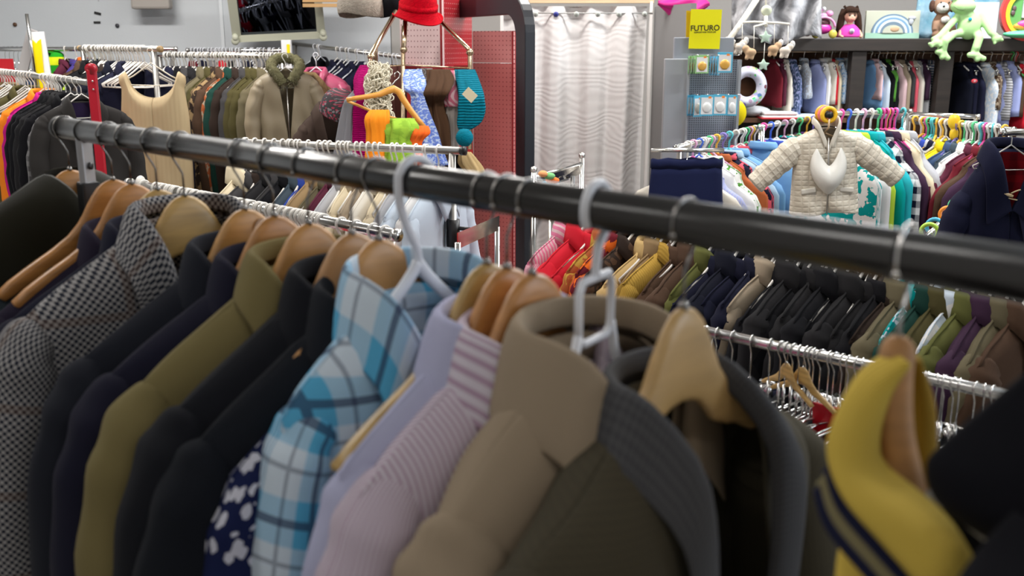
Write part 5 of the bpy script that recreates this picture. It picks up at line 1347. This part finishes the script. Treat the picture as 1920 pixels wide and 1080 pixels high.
# toys on the shelf ------------------------------------------------
TZ = zt_
def on(px, off=.12): q = SP(px, 72, off); return Vector((q.x, SY + off, TZ))
# carriage
t = thing('toy_carriage', 'pink plastic toy carriage with yellow wheels on the dark shelf', 'toy', on(1540)); hp = plain('hot_pink', (.75, .05, .42), .3); lp_ = plain('light_pink', (.8, .35, .6), .3)
m = MB(); m.ball((0, 0, .055), (.055, .035, .032), 18, 10); m.obj('carriage_body', hp, t)
m = MB(); m.tube([(.062 * cos(a), -.03, .06 + .055 * sin(a)) for a in [pi * k / 12 for k in range(13)]], .007, 8); m.obj('window_arch', lp_, t)
m = MB(); m.ball((0, 0, .085), (.045, .03, .03), 16, 8); m.obj('window_pane', plain('tinted', (.10, .04, .05), .1), t)
for x_ in (-.045, .05):
    m = MB(); m.lathe([(.006, -.008), (.022, -.006), (.024, 0), (.022, .006), (.006, .008)], n=18, axis='Y'); m.obj('wheel', plain('toy_yellow', (.62, .52, .08), .4), t, loc=(x_, -.04, .024))
m = MB(); m.ball((-.03, 0, .15), (.026, .02, .018), 12, 8); m.ball((.035, 0, .135), (.022, .02, .018), 12, 8); m.ball((0, 0, .12), (.03, .02, .02), 12, 8); m.obj('crown_flower', lp_, t)
m = MB(); m.ball((.0, -.01, .16), .012, 10, 8); m.obj('crown_gem', plain('clear_white', (.8, .8, .85), .2), t)
m = MB(); m.ball((-.085, -.01, .06), (.02, .015, .022), 10, 8); m.ball((-.085, -.01, .025), (.02, .012, .014), 10, 8); m.tube([(-.085, 0, .04), (-.04, 0, .04)], .006, 6); m.obj('pony', plain('pony_pink', (.6, .25, .25), .35), t)
# doll
t = thing('doll', 'doll with long brown hair and pink top on the shelf beside the carriage', 'doll', on(1591))
sk = plain('doll_skin', (.62, .34, .24), .45)
def headfn(a, b): return 1
m = MB(); m.ball((0, 0, .125), (.036, .034, .040), 20, 14); m.ball((0, -.028, .108), (.022, .012, .016), 12, 8); m.tube([(0, 0, .06), (0, 0, .1)], [.018, .015], 12); m.ball((0, -.036, .118), (.005, .006, .006), 8, 6)
for s_ in (-1, 1): m.ball((s_ * .035, .0, .118), (.006, .008, .010), 8, 6)
m.obj('head', sk, t, remesh=.004)
for s_ in (-1, 1):
    m = MB(); m.ball((s_ * .014, -.0325, .125), (.0062, .003, .0045), 10, 8); m.obj('eye', plain('eye_dark', (.02, .015, .012), .2), t)
    m = MB(); m.tube([(s_ * .008, -.0335, .1335), (s_ * .014, -.034, .1355), (s_ * .021, -.031, .1335)], .0012, 6); m.obj('eyebrow', plain('brow', (.08, .04, .02), .6), t)
m = MB(); m.tube([(-.008, -.0385, .104), (0, -.040, .1025), (.008, -.0385, .104)], .0018, 6); m.obj('mouth', plain('lips', (.5, .1, .1), .5), t)
m = MB(); hm_ = cloth((.045, .022, .014), 'fur', sc=.5)
m.ball((0, .010, .138), (.044, .038, .040), 20, 12)
for k in range(9): m.tube([(-.030 + .0075 * k, -.026 - .007 * sin(pi * k / 8), .165), (-.031 + .0078 * k, -.033 - .006 * sin(pi * k / 8), .142)], .0055, 6)
for s_ in (-1, 1):
    m.tube([(s_ * .030, .012, .155), (s_ * .044, .008, .12), (s_ * .052, .006, .07), (s_ * .065, .004, .02)], [.02, .020, .020, .010], 10)
    m.tube([(s_ * .026, .005, .163), (s_ * .036, .0, .176), (s_ * .040, 0, .168)], .006, 6)
m.obj('hair', hm_, t)
m = MB(); rows = []
for k in range(9):
    q = k / 8; rr_ = lerp(.020, .066, sin(q * pi / 2)); rows.append([(rr_ * 1.08 * cos(a) , rr_ * .7 * sin(a), lerp(.078, .006, q ** 1.3)) for a in [2 * pi * j / 24 for j in range(24)]])
m.grid(rows, True, cap0=True, cap1=True); m.obj('pink_top', cloth((.72, .07, .38)), t)
m = MB(); m.lathe([(0, -.003), (.014, -.003), (.014, 0), (0, 0)], n=20, axis='Y'); m.obj('chest_patch', cloth((.7, .6, .75)), t, loc=(.0, -.046, .04))
for s_ in (-1, 1): 
    m = MB(); m.tube([(s_ * .052, -.01, .04), (s_ * .062, -.03, .016), (s_ * .05, -.05, .008)], [.010, .008, .008], 8); m.obj('arm', sk, t)
# rainbow picture
t = thing('rainbow_picture', 'pale framed picture of a grey-blue rainbow standing on the dark shelf', 'picture')
a_ = SP(1621, 72, .15); b_ = SP(1722, 72, .15); zh = SP(1670, 20, .15).z; W2 = b_.x - a_.x; H2 = zh - TZ; t.location = ((a_.x + b_.x) / 2, SY + .15, TZ)
m = MB(); m.box((0, .012, H2 / 2), (W2, .02, H2)); m.obj('picture_panel', plain('pale_board', (.44, .45, .36), .6), t, False, bevel=.002)
m = MB(); m.box((0, -.002, H2 * .10), (W2, .006, H2 * .2)); m.obj('mint_band', plain('mint_paint', (.30, .50, .38), .6), t, False)
for k, (R2, c) in enumerate(((.118, (.13, .20, .28)), (.108, (.45, .55, .62)), (.096, (.16, .28, .42)), (.084, (.55, .6, .62)), (.07, (.14, .2, .26)))):
    m = MB(); o_ = [(R2 * cos(pi * j / 30), R2 * .88 * sin(pi * j / 30)) for j in range(31)]; m.prism(o_, -.003 - .0012 * k, .002); m.obj('rainbow_band', plain('rainbow_band', c, .5), t, False, loc=(0, 0, H2 * .2))
m = MB(); o_ = [(.058 * cos(pi * j / 30), .058 * .75 * sin(pi * j / 30)) for j in range(31)]; m.prism(o_, -.010, .002); m.obj('rainbow_band', plain('pale_board', (.44, .45, .36), .6), t, False, loc=(0, 0, H2 * .2))
m = MB(); m.ball((.01, -.008, H2 * .2 + .022), (.028, .006, .018), 14, 8); m.obj('stone', plain('stone_tan', (.5, .33, .2), .6), t)
m = MB(); m.ball((.105, -.006, H2 * .74), (.022, .005, .010), 12, 8); m.ball((.10, -.006, H2 * .62), (.014, .005, .02), 12, 8); m.obj('small_plane', plain('plane_grey', (.4, .42, .46), .5), t)
# foil bag behind plush
t_ = NT('foil'); co, x, y, z = t_.objc(); nn = t_.noise(co, 14, 4); t_.base(t_.mix(nn, (.05, .3, .45), (.55, .7, .8)), .2, .3); t_.bump(nn, .8, .01)
m = MB(); rows = [[(SP(px, 80, .3).x, SY + .3 + .012 * sin(px * .3 + k), lerp(TZ, SP(1700, -25, .3).z, k / 8)) for px in range(1712, 1870, 8)] for k in range(9)]; m.grid(rows)
o = m.obj('foil_bag', t_.m, None, True, solid=.01); tag(o, 'shiny blue and silver wrapped pack behind the soft toys', 'package')
m = MB(); a_ = SP(1795, 75, .22); b_ = SP(1868, 75, .22); zz = SP(1800, 4, .22).z; m.box(((a_.x + b_.x) / 2, SY + .24, (TZ + zz) / 2), (b_.x - a_.x, .02, zz - TZ)); o = m.obj('white_box', plain('glossy_white', (.78, .8, .9), .12), None, False, bevel=.003); tag(o, 'glossy white flat box behind the green plush frog', 'box')
# plush dog
t = thing('plush_dog', 'brown plush dog with white muzzle sitting left of the green frog', 'soft toy', on(1764, .10)); pb_ = cloth((.30, .18, .12), 'fur'); pw = cloth((.66, .62, .58), 'fur')
m = MB(); m.ball((0, .01, .07), (.052, .045, .075), 18, 12); m.ball((-.01, 0, .175), (.055, .048, .048), 18, 12)
for s_ in (-1, 1): m.tube([(s_ * .04, -.01, .09), (s_ * .05, -.035, .04)], [.02, .018], 10); m.ball((s_ * .04, -.035, .02), (.026, .035, .02), 12, 8)
m.obj('body', pb_, t, remesh=.005)
m = MB(); m.ball((-.022, -.035, .165), (.034, .026, .030), 14, 10); m.obj('muzzle', pw, t)
m = MB(); m.ball((-.026, -.060, .172), (.007, .005, .006), 10, 8); m.obj('nose', plain('toy_nose', (.01, .01, .01), .2), t)
for s_ in (-1, 1):
    m = MB(); m.ball((s_ * .056 - .01, .0, .175), (.016, .020, .034), 12, 8); m.obj('ear', cloth((.10, .05, .035), 'fur'), t)
    m = MB(); m.ball((s_ * .022 - .015, -.045, .193), .0045, 8, 6); m.obj('eye', plain('toy_nose', (.01, .01, .01), .2), t)
m = MB(); m.ball((.0, -.035, .10), (.026, .012, .02), 12, 8); m.obj('chest_patch', pw, t)
# plush frog hanging its legs over the edge
t = thing('plush_frog', 'pale green long-limbed plush frog sitting on the shelf edge', 'soft toy', on(1818, .0)); fg = cloth((.42, .66, .30), 'fur', sc=1.2, rough=.95)
def FPt(px, py, off): q = PY(px, py, SY + off); return q - t.location
m = MB()
m.ball(FPt(1817, 48, -.03), (.064, .045, .075), 20, 14); m.tube([FPt(1812, 30, -.03), FPt(1808, 12, -.03)], [.04, .035], 12)
m.ball(FPt(1806, 12, -.04), (.068, .050, .042), 20, 12); m.ball(FPt(1793, -4, -.04), .024, 12, 8); m.ball(FPt(1822, -6, -.04), .024, 12, 8)
def limb(pts, rad): m.tube([FPt(*p) for p in pts], rad, 12)
limb([(1795, 32, -.03), (1778, 50, -.06), (1762, 68, -.09), (1748, 76, -.10)], [.020, .018, .018, .017])
limb([(1836, 26, -.03), (1848, 46, -.06), (1858, 62, -.08), (1868, 68, -.09)], [.020, .018, .018, .016])
limb([(1805, 62, -.02), (1788, 64, -.08), (1772, 78, -.11), (1768, 95, -.10)], [.024, .022, .021, .020])
limb([(1832, 60, -.02), (1836, 72, -.09), (1830, 90, -.10), (1826, 100, -.09)], [.024, .023, .022, .020])
def foot(c, dirs, rad=.017):
    m.ball(FPt(*c), (.026, .022, .020), 12, 8)
    for dx, dy in dirs: m.tube([FPt(*c), FPt(c[0] + dx, c[1] + dy, c[2] - .01)], [rad * 1.05, rad * .75], 10); m.ball(FPt(c[0] + dx, c[1] + dy, c[2] - .01), rad * .85, 10, 8)
foot((1755, 81, -.11), [(-12, 1), (-8, 6), (6, 5)], .012); foot((1868, 73, -.09), [(8, -4), (11, 2), (-3, 8)], .012)
foot((1768, 101, -.10), [(-10, -4), (-2, 6), (9, 8)], .019); foot((1830, 104, -.10), [(-12, -1), (2, 7), (14, 6)], .019)
m.obj('body', fg, t, remesh=.006)
m = MB(); m.ball(FPt(1819, 36, -.075), (.010, .004, .009), 10, 8); m.obj('heart_patch', cloth((.02, .3, .42)), t)
m = MB(); m.tube([FPt(x, y, -.088 + abs(x - 1806) * .0012) for x, y in ((1788, 12), (1796, 17), (1806, 18), (1816, 16), (1824, 10))], .002, 6); m.obj('mouth', plain('frog_mouth', (.12, .2, .08), .6), t)
for px in (1793, 1822): m = MB(); m.ball(FPt(px, -6, -.064), .008, 10, 8); m.obj('eye', plain('toy_nose', (.01, .01, .01), .2), t)
# round activity toy at the right edge
t = thing('activity_toy', 'round red and yellow activity board toy on green base at right edge', 'toy', on(1905, .0)); q = t.location
def disc(name, r1, r0, y, th, col, rough=.35):
    m = MB(); m.lathe([(r0, y), (r1, y), (r1, y - th), (r0, y - th), (r0, y)] if r0 > 0 else [(0, y), (r1, y), (r1, y - th), (0, y - th)], n=40, cap=False, axis='Y'); return m.obj(name, plain('toy_' + name, col, rough), t, False, loc=(.05, 0, .135))
disc('red_rim', .150, .118, .02, .03, (.75, .05, .04)); disc('yellow_rim', .128, .108, .01, .025, (.80, .62, .04)); disc('green_field', .112, 0, .012, .012, (.12, .36, .10))
m = MB(); m.box((.075, -.006, .16), (.12, .01, .10)); m.obj('white_screen', plain('toy_screen', (.6, .62, .68), .4), t, False)
m = MB(); m.ball((.06, -.02, .075), (.075, .02, .026), 20, 10); m.obj('pink_pocket', plain('toy_pink', (.80, .06, .28), .4), t)
m = MB(); m.ball((.06, -.015, .065), (.092, .02, .026), 20, 10); m.obj('orange_pocket', plain('toy_orange', (.85, .28, .04), .4), t)
m = MB(); m.ball((.05, -.01, .022), (.13, .06, .022), 24, 10); m.obj('base', plain('toy_green', (.12, .60, .30), .4), t)
m = MB(); m.ball((-.03, -.004, .16), (.012, .005, .014), 10, 8); m.ball((-.035, -.004, .135), (.012, .005, .014), 10, 8); m.obj('printed_patch', plain('toy_dark', (.12, .08, .08), .5), t)
# grey fluffy canopy
m = MB(); rows = []
for k in range(15):
    v = k / 14; row = []
    for j in range(41):
        u = j / 40; px = lerp(1372, 1540, u); py = lerp(-40, 76 - 10 * sin(u * 9), v)
        row.append(PY(px, py, SY + .05 + .05 * sin(u * 23 + v * 3) + .03 * sin(v * 11 + u * 31) - .06 * v))
    rows.append(row)
m.grid(rows); t_ = NT('grey_tulle'); uv, u, v = t_.uv(); nn = t_.noise(uv, 9, 6); rp = t_.n('ShaderNodeMapRange'); t_.l(nn, rp.inputs[0]); rp.inputs[1].default_value = .35; rp.inputs[2].default_value = .65
t_.base(t_.mix(rp.outputs[0], (.16, .16, .17), (.48, .48, .50)), .9); t_.bump(nn, 1, .02)
o = m.obj('grey_canopy', t_.m, None, True, solid=.004); tag(o, 'fluffy grey canopy cloth draped behind the baby mobile', 'canopy')
# mobile
t = thing('baby_mobile', 'white baby mobile with plush rabbits and mint stars hanging by the shelf', 'baby mobile', P(1437, 40, 4.95)); MZ = 4.95; wp = plain('cream_plastic', (.72, .68, .6), .4)
def MP(px, py, dz=0): return P(px, py, MZ + dz) - t.location
m = MB(); m.tube([MP(1440, -60, .2), MP(1418, 0, .15), MP(1395, 35, .05), MP(1364, 78)], [.016, .016, .015, .014], 10); m.obj('mobile_arm', wp, t)
m = MB(); m.box(MP(1367, 80), (.05, .04, .045), ry=.4); m.obj('clamp', wp, t, False, bevel=.006)
m = MB(); m.tube([MP(1437, -30), MP(1436, 12)], .005, 8); m.obj('drop_rod', wp, t)
m = MB(); m.lathe([(0, -.012), (.022, -.012), (.026, -.006), (.026, .006), (.022, .012), (0, .012)], n=24, axis='Y'); m.obj('music_hub', plain('cream_green', (.62, .66, .50), .4), t, loc=MP(1437, 20))
m = MB(); m.tube([MP(1392, 42), MP(1415, 41), MP(1436, 42), MP(1460, 43), MP(1480, 45)], .0055, 8); m.tube([MP(1414, 50, -.12), MP(1436, 44), MP(1453, 44, .12)], .005, 8); m.tube([MP(1436, 30), MP(1436, 50)], .009, 8); m.obj('cross_arms', wp, t)
for k, (px, py0, py1, dz) in enumerate(((1392, 42, 80, 0), (1414, 50, 90, -.12), (1452, 45, 82, .1), (1478, 45, 86, 0))):
    m = MB(); m.tube([MP(px, py0, dz), MP(px - .5, py1, dz)], .0016, 6); m.obj('string', wp, t)
    cc = ((1385, 88), (1407, 98), (1450, 92), (1472, 95))[k]
    m = MB(); dr_ = (1, -1, 1, 1)[k]
    m.ball(MP(cc[0], cc[1], dz), (.030, .022, .020), 14, 10); m.ball(MP(cc[0] + 9 * dr_, cc[1] - 7, dz), (.020, .018, .018), 12, 8)
    m.tube([MP(cc[0] - 4, cc[1] + 2, dz), MP(cc[0] - 8, cc[1] + 14, dz)], [.012, .010], 8); m.tube([MP(cc[0] + 5, cc[1] + 2, dz), MP(cc[0] + 2, cc[1] + 14, dz)], [.011, .009], 8)
    m.obj('plush_rabbit', cloth((.60, .52, .44) if k in (0, 3) else (.50, .33, .2), 'fur'), t, remesh=.0045)
    m = MB(); m.ball(MP(cc[0] + 14 * dr_, cc[1] - 12, dz), (.014, .010, .018), 10, 8); m.obj('ear', cloth((.66, .64, .62), 'fur'), t)
def star(px, py, R):
    m = MB(); o_ = [((R if k % 2 == 0 else R * .5) * sin(pi * k / 5), (R if k % 2 == 0 else R * .5) * cos(pi * k / 5)) for k in range(10)]
    m.prism(o_, -.012, .012); m.obj('star', cloth((.45, .58, .48)), t, True, loc=MP(px, py), bevel=.004)
star(1435, 70, .034); star(1431, 122, .032)
m = MB(); m.tube([MP(1436, 50), MP(1435, 62)], .0016, 6); m.tube([MP(1434, 80), MP(1432, 112)], .0016, 6); m.obj('string', wp, t)

# ------------------------------------------------------------------ children's racks
HC = [plain('kh', c, .35) for c in ((.75, .08, .35), (.05, .15, .7), (.8, .78, .74), (.72, .4, .6), (.8, .78, .74), (.1, .6, .25), (.85, .5, .05), (.25, .2, .6), (.1, .55, .6), (.8, .78, .74))]
K1 = Rail(PH(1268, 277, 1.17), PH(1430, 238, 1.17), .011)
tk = rack_obj('clothes_rack', 'small chrome rack of childrens clothes with navy shorts in front', K1, CHROME, posts=(.03, .97), post_r=.011, footlen=.15)
fill(K1, [(1290, 'off-white', 'kids'), (1300, 'periwinkle', 'kids', 'vstripe', 'lavender', 'lavender striped child\'s top'), (1318, 'white', 'kids'), (1330, 'white', 'kids', 'mottle', 'green'), (1344, 'rust', 'kids'), (1356, 'navy', 'kids', 'mottle', 'coral'), (1368, 'light blue', 'kids'), (1380, 'sky blue', 'kids'), (1394, 'coral', 'kids'), (1406, 'coral', 'kids'), (1416, 'blue', 'kids'), (1426, 'light blue', 'kids')],
     'the rack behind navy shorts', 'kids', 'kids', hmats=HC[2:] , s=1.15)
p = K1.at(.0) + Vector((.03, -.10, .0)); m = MB(); m.tube([p + Vector((-.15, 0, 0)), p + Vector((.15, 0, 0))], .009, 10); m.tube([K1.at(0), K1.at(0) + Vector((0, -.10, 0))], .009, 10); m.obj('front_bar', CHROME, tk)
trousers('shorts', 'navy elastic-waist shorts clipped facing the viewer on the small rack', 'shorts', SHM, cloth((.010, .014, .05)), p + Vector((0, 0, .11)), -pi + .1, s=1.0)
hanger('clip', 'metal clip hanger holding the navy shorts', p + Vector((0, 0, .012)), -pi + .1, .013, CHROME, None, s=.6)
for i, px in enumerate((1300, 1312, 1322, 1335, 1390, 1400, 1410)): hanger('kids', 'coloured plastic hanger standing up on the small rack behind navy shorts', K1.at(K1.px(px)), K1.yaw + .3 * (i % 3), K1.r, HC[i], 'coloured hangers on the small rack')
# garments below, between the small rack and the quilted jacket
KX = Rail(PH(1425, 238, 1.2), PH(1530, 222, 1.2), .010)
rack_obj('clothes_rack', 'chrome rail of blue childrens clothes left of the quilted jacket', KX, CHROME, posts=(.05,), post_r=.010, footlen=.15)
fill(KX, [(1432, 'sky blue', 'kids'), (1446, 'blue', 'kids'), (1458, 'pale blue', 'kids'), (1472, 'navy', 'kids'), (1486, 'teal', 'kids'), (1500, 'khaki', 'kids'), (1514, 'plum', 'kids'), (1526, 'purple', 'kids')], 'rail left of quilted jacket', 'kids', 'kids', hmats=HC, s=1.2)
# main double rack
K2 = Rail(PH(1556, 213, 1.3), PH(1706, 209, 1.3), .010)
rack_obj('clothes_rack', 'chrome looped rack of childrens clothes right behind the quilted jacket', K2, CHROME, posts=(.1, .97), post_r=.009, footlen=.15)
fill(K2, [(1578, 'white', 'kids', 'mottle', 'teal'), (1592, 'white', 'kids'), (1606, 'lime', 'kids'), (1620, 'teal', 'kids'), (1634, 'turquoise', 'kids'), (1648, 'navy', 'kids', 'check', 'white'), (1664, 'plum', 'kids'), (1680, 'cream', 'kids'), (1694, 'light grey', 'kids')],
     'the looped chrome rack', 'kids', 'kids', hmats=HC, s=1.3)
hooks(K2, [1655, 1663, 1671, 1679], 'coloured plastic hanger sticking up on looped rack', 'coloured hangers sticking up on the looped rack', mat=HC[0], kind='kids', s=1.3)
K3 = Rail(PH(1702, 214, 1.27), PH(1834, 219, 1.27), .011)
K3.b.z = K3.a.z
rack_obj('clothes_rack', 'chrome loop-ended rack behind the yellow and orange childrens clothes', K3, CHROME, posts=(.03, .97), post_r=.010, footlen=.15)
K4 = Rail(PH(1694, 222, 1.25), PH(1900, 243, 1.25), .010)
rack_obj('clothes_rack', 'chrome rail of yellow, orange and navy childrens clothes right of quilted jacket', K4, CHROME, posts=(.02, .98), post_r=.009, footlen=.15)
fill(K4, [(1700, 'off-white', 'coat'), (1716, 'orange', 'kids'), (1729, 'navy', 'kids'), (1742, 'denim blue', 'kids'), (1753, 'grey', 'kids', 'hstripe', 'blue', 'blue and grey striped child\'s top'), (1766, 'light grey', 'kids', 'hstripe', 'navy', 'navy and pale striped child\'s top'), (1786, 'yellow', 'kids'), (1803, 'denim blue', 'kids'), (1815, 'slate', 'kids'), (1828, 'white', 'kids'), (1842, 'maroon', 'kids'), (1856, 'dark red', 'kids'), (1870, 'brown', 'kids'), (1884, 'plum', 'kids')],
     'rail right of quilted jacket', 'kids', 'kids', hmats=[HC[2], HC[6], HC[2], HC[5], HC[8], HC[2]], s=1.25)
for i, px in enumerate((1733, 1739, 1748, 1757, 1770, 1776, 1795, 1810, 1822, 1838, 1848, 1862)): hanger('kids', 'bright plastic hanger sticking up on the rail right of quilted jacket', K4.at(K4.px(px)), K4.yaw + .3 * (i % 4) - .3, K4.r, [HC[6], HC[0], HC[8], HC[6], HC[6], HC[2], HC[7], HC[5], HC[2], HC[2], HC[0], HC[8]][i], 'bright hangers right of the quilted jacket', s=1.1)
m = MB(); q = K4.at(K4.px(1783)) ; m.ball((0, -.03, .01), (.028, .02, .035), 12, 8); m.ball((.005, -.03, -.045), (.02, .015, .03), 12, 8); o = m.obj('yellow_toy_hanger_head', plain('toy_yellow2', (.85, .55, .02), .35), None, True, q); tag(o, 'yellow animal-shaped hanger head above the yellow child\'s top', 'hanger')
# quilted jacket
p = P(1549, 214, 3.95)
qj = garment('quilted_jacket', 'cream quilted child\'s jacket with spread sleeves and hood facing the viewer', 'jacket', dict(seed=220, nz=-.055, sw=.135, sd=.04, T=.05, L=.345, vc=.10, nk=.042, nd=.04, collar='stand', stand=.045, sr=.047, sleeve='spread', sspread=.52, slen=.185, nr=26, nc=14, fold=.006, hem=.138, chest=.125, tip=.006, open_=.006), cloth((.58, .52, .42), 'quilt', rough=.42, sc=1.9), p, -pi - .06, sub=1, s=1.0, colmat=cloth((.62, .57, .48), rough=.45))
qj.rotation_euler[1] = .05
m = MB(); rows = []
for k in range(15):
    v = k / 14; row = []
    for j in range(19):
        u = -1 + 2 * j / 18; hw = .072 * (sin(pi * (.16 + .80 * v)) ** .6)
        ztop_ = -.125 - .075 * (1 - abs(u) ** 1.5) ; zz = lerp(ztop_, -.315 + .02 * u * u, v)
        row.append((u * hw, .055 + .045 * (1 - u * u) ** .5 * sin(pi * min(1, .1 + .85 * v)), zz))
    rows.append(row)
m.grid(rows); m.obj('hood', cloth((.74, .72, .66), rough=.35), qj, solid=.006, sub=1)
for x_ in (-.075, .075):
    m = MB(); m.box((x_, .052, -.30), (.06, .012, .022), ry=.12 * (1 if x_ > 0 else -1)); m.obj('pocket_flap', cloth((.66, .62, .54), rough=.4), qj, False, bevel=.005)
m = MB(); m.tube([(0.002, .058, -.09), (.002, .062, -.2), (.002, .06, -.395)], .003, 6); m.obj('zip', STEEL, qj)
th = thing('childs_hanger', 'hanger with orange and pink ring head carrying the quilted jacket', 'hanger', p, -pi)
for k, (c, y_) in enumerate((((.85, .42, .02), -.035), ((.8, .2, .2), .0), ((.88, .5, .02), .035))):
    m = MB(); m.tube([(.026 * cos(a * pi / 10), y_, .026 * sin(a * pi / 10)) for a in range(20)], .009, 10, closed=True); m.obj('ring', plain('ring_orange', c, .35), th)
m = MB(); m.tube([(0, .045, -.015), (0, .045, -.05), (0, 0, -.075)], .004, 8); m.tube([(-.11, 0, -.12), (0, 0, -.075), (.11, 0, -.12)], .004, 8); m.obj('hanger_body', plain('ring_cream', (.7, .5, .3), .35), th)
m = MB(); m.tube([(0, -.08, 0), (0, .05, 0)], .014, 12); m.obj('rail_tip', plain('black_cap', (.01, .01, .01), .4), th)
# lower colourful hangers next to the duffel coat
K5 = Rail(PH(1735, 447, .98), PH(1806, 378, .98), .009)
rack_obj('clothes_rack', 'small low chrome rack with colourful ring hangers left of the duffel coat', K5, CHROME, posts=(.05, .95), post_r=.008, footlen=.1)
for i, (px, c) in enumerate(((1742, (.45, .7, .08)), (1752, (.05, .4, .6)), (1776, (.88, .28, .03)), (1793, (.12, .6, .3)))):
    q = K5.at(K5.px(px)); m = MB(); m.tube([(.026 * cos(a * pi / 10), 0, .026 * sin(a * pi / 10)) for a in range(20)], .007, 10, closed=True); o = m.obj('ring_hanger', plain('ring_colour', c, .35), None, True, q + Vector((0, 0, .01))); o.rotation_euler = (0, 0, K5.yaw)
    tag(o, ['lime', 'blue', 'orange', 'green'][i] + ' ring-headed hanger on the small low rack by the duffel coat', 'hanger')
fill(K5, [(1745, 'black', 'kids'), (1760, 'dark grey', 'kids'), (1778, 'black', 'kids'), (1792, 'navy', 'kids')], 'the small low rack', 'kids', 'clip', s=1.1, hcol=CHROME, hgroup='clip hangers on the small low rack')
# duffel coat
DR = Rail(P(1880, 248, 3.0), P(2060, 246, 3.0), .011); DR.b.z = DR.a.z
rack_obj('clothes_rack', 'chrome arm at right edge from which the duffel coat hangs', DR, CHROME, posts=(.97,), post_r=.012, footlen=.15)
p = DR.at(DR.px(1899))
dc = garment('duffel_coat', 'navy duffel coat with horn toggles and red lining facing the viewer', 'coat', dict(line=True, seed=230, nz=-.055, sw=.140, sd=.13, T=.055, L=.72, vc=.20, nk=.06, nd=.06, collar='shirt', cw=.04, lap=.075, stand=.035, drop=.03, sr=.045, sspread=.015, slen=.55, nr=24, nc=12, fold=.010, hem=.21, chest=.17, tip=.02), cloth((.008, .009, .026), rough=.95), p, -pi - .12, linmat=cloth((.40, .01, .02), 'check', (.2, .01, .02)), sub=1)
hanger('plastic', 'cream hanger inside the navy duffel coat', p, -pi - .12, .011, WHITEPL, None, s=.62)
g_ = G(seed=230, nz=-.055, sw=.140, sd=.13, T=.055, L=.72, vc=.20, nk=.06, nd=.06, hem=.21, chest=.17, fold=.01)
for k, v in enumerate((.17, .42, .66)):
    q = g_.pt(.03, v, 1) + Vector((0, .012, 0)); m = MB(); m.tube([q + Vector((-.028, 0, -.008)), q, q + Vector((.028, 0, .008))], [.004, .007, .004], 10); m.obj('toggle', plain('horn', (.55, .40, .22), .4), dc)
    m = MB(); m.tube(cr([tuple(q + Vector(d)) for d in ((-.02, 0, -.0), (-.05, .0, .012), (-.07, 0, -.005), (-.05, 0, -.02), (.0, .002, -.01))], 4), .0022, 6); m.obj('toggle_cord', plain('cord', (.5, .38, .22), .6), dc)
m = MB(); q = g_.pt(-.05, .30, 1) + Vector((0, .012, 0)); m.box(q, (.04, .006, .12), ry=.3); m.obj('throat_tab', cloth((.02, .02, .045)), dc, False, bevel=.002)
# chrome display rack fragments near the curtain foot
t = thing('chrome_rack', 'small chrome flat-bar rack with colourful baby things in front of curtain', 'rack')
a = P(1001, 334, 3.55); b = P(1091, 306, 3.9); h_ = (a.z + b.z) / 2
m = MB(); m.tube([P(1001, 333, 3.55), P(1091, 306, 3.9)], .006, 10); m.obj('top_bar', CHROME, t)
m = MB(); m.tube([P(1010, 352, 3.5), P(1065, 336, 3.72)], .004, 8); m.obj('lower_bar', CHROME, t)
for q, py in ((a, 322), (b, 298)):
    zt3 = q.z + .02; m = MB(); m.tube([(q.x, q.y, .04), (q.x, q.y, zt3)], .010, 12); m.ball((q.x, q.y, zt3 + .01), .013, 10, 8); m.obj('upright', CHROME, t)
m = MB(); q = P(1074, 330, 3.8); m.tube([(q.x, q.y, .04), (q.x, q.y, q.z)], .009, 10); m.obj('upright', plain('dark_steel', (.1, .1, .1), .3, 1), t)
pp = [P(1006, 334, 3.56), P(1090, 310, 3.9), P(1090, 326, 3.9), P(1040, 344, 3.7), P(1006, 356, 3.56)]
m = MB(); m.add(pp + [q + Vector((0, .004, 0)) for q in pp], [(4, 3, 2, 1, 0), (5, 6, 7, 8, 9)] + [(i, (i + 1) % 5, (i + 1) % 5 + 5, i + 5) for i in range(5)]); m.obj('flat_panel', plain('polished_panel', (.5, .46, .42), .12, 1), t, False)
for k, (px, py, c, w_) in enumerate(((1018, 326, (.75, .35, .15), 18), (1030, 330, (.2, .5, .2), 22), (1036, 338, (.8, .2, .05), 26), (1024, 346, (.1, .4, .6), 24))):
    q = P(px, py, 3.42 + .02 * k); m = MB(); m.ball((0, 0, 0), (w_ / 2 * 3.5 / FPX, .02, .012), 12, 8); o = m.obj('baby_sock', cloth(c), None, True, q); tag(o, ['peach', 'green', 'orange', 'blue'][k] + ' little knitted thing on the small chrome flat-bar rack', 'baby clothes')
t = thing('chrome_bar_rack', 'polished flat chrome bar slanting below the black rail by plaid shirt', 'rack')
pp = [P(857, 437, 2.5), P(935, 405, 2.85), P(935, 432, 2.85), P(857, 468, 2.5)]
m = MB(); m.add(pp + [q + Vector((.002, .006, 0)) for q in pp], [(3, 2, 1, 0), (4, 5, 6, 7)] + [(i, (i + 1) % 4, (i + 1) % 4 + 4, i + 4) for i in range(4)]); m.obj('flat_bar', plain('polished_bar', (.55, .45, .32), .15, 1), t, False)
for q in (P(858, 455, 2.5), P(932, 425, 2.85)): m = MB(); m.tube([(q.x, q.y, .03), (q.x, q.y, q.z)], .008, 10); m.obj('upright', CHROME, t)
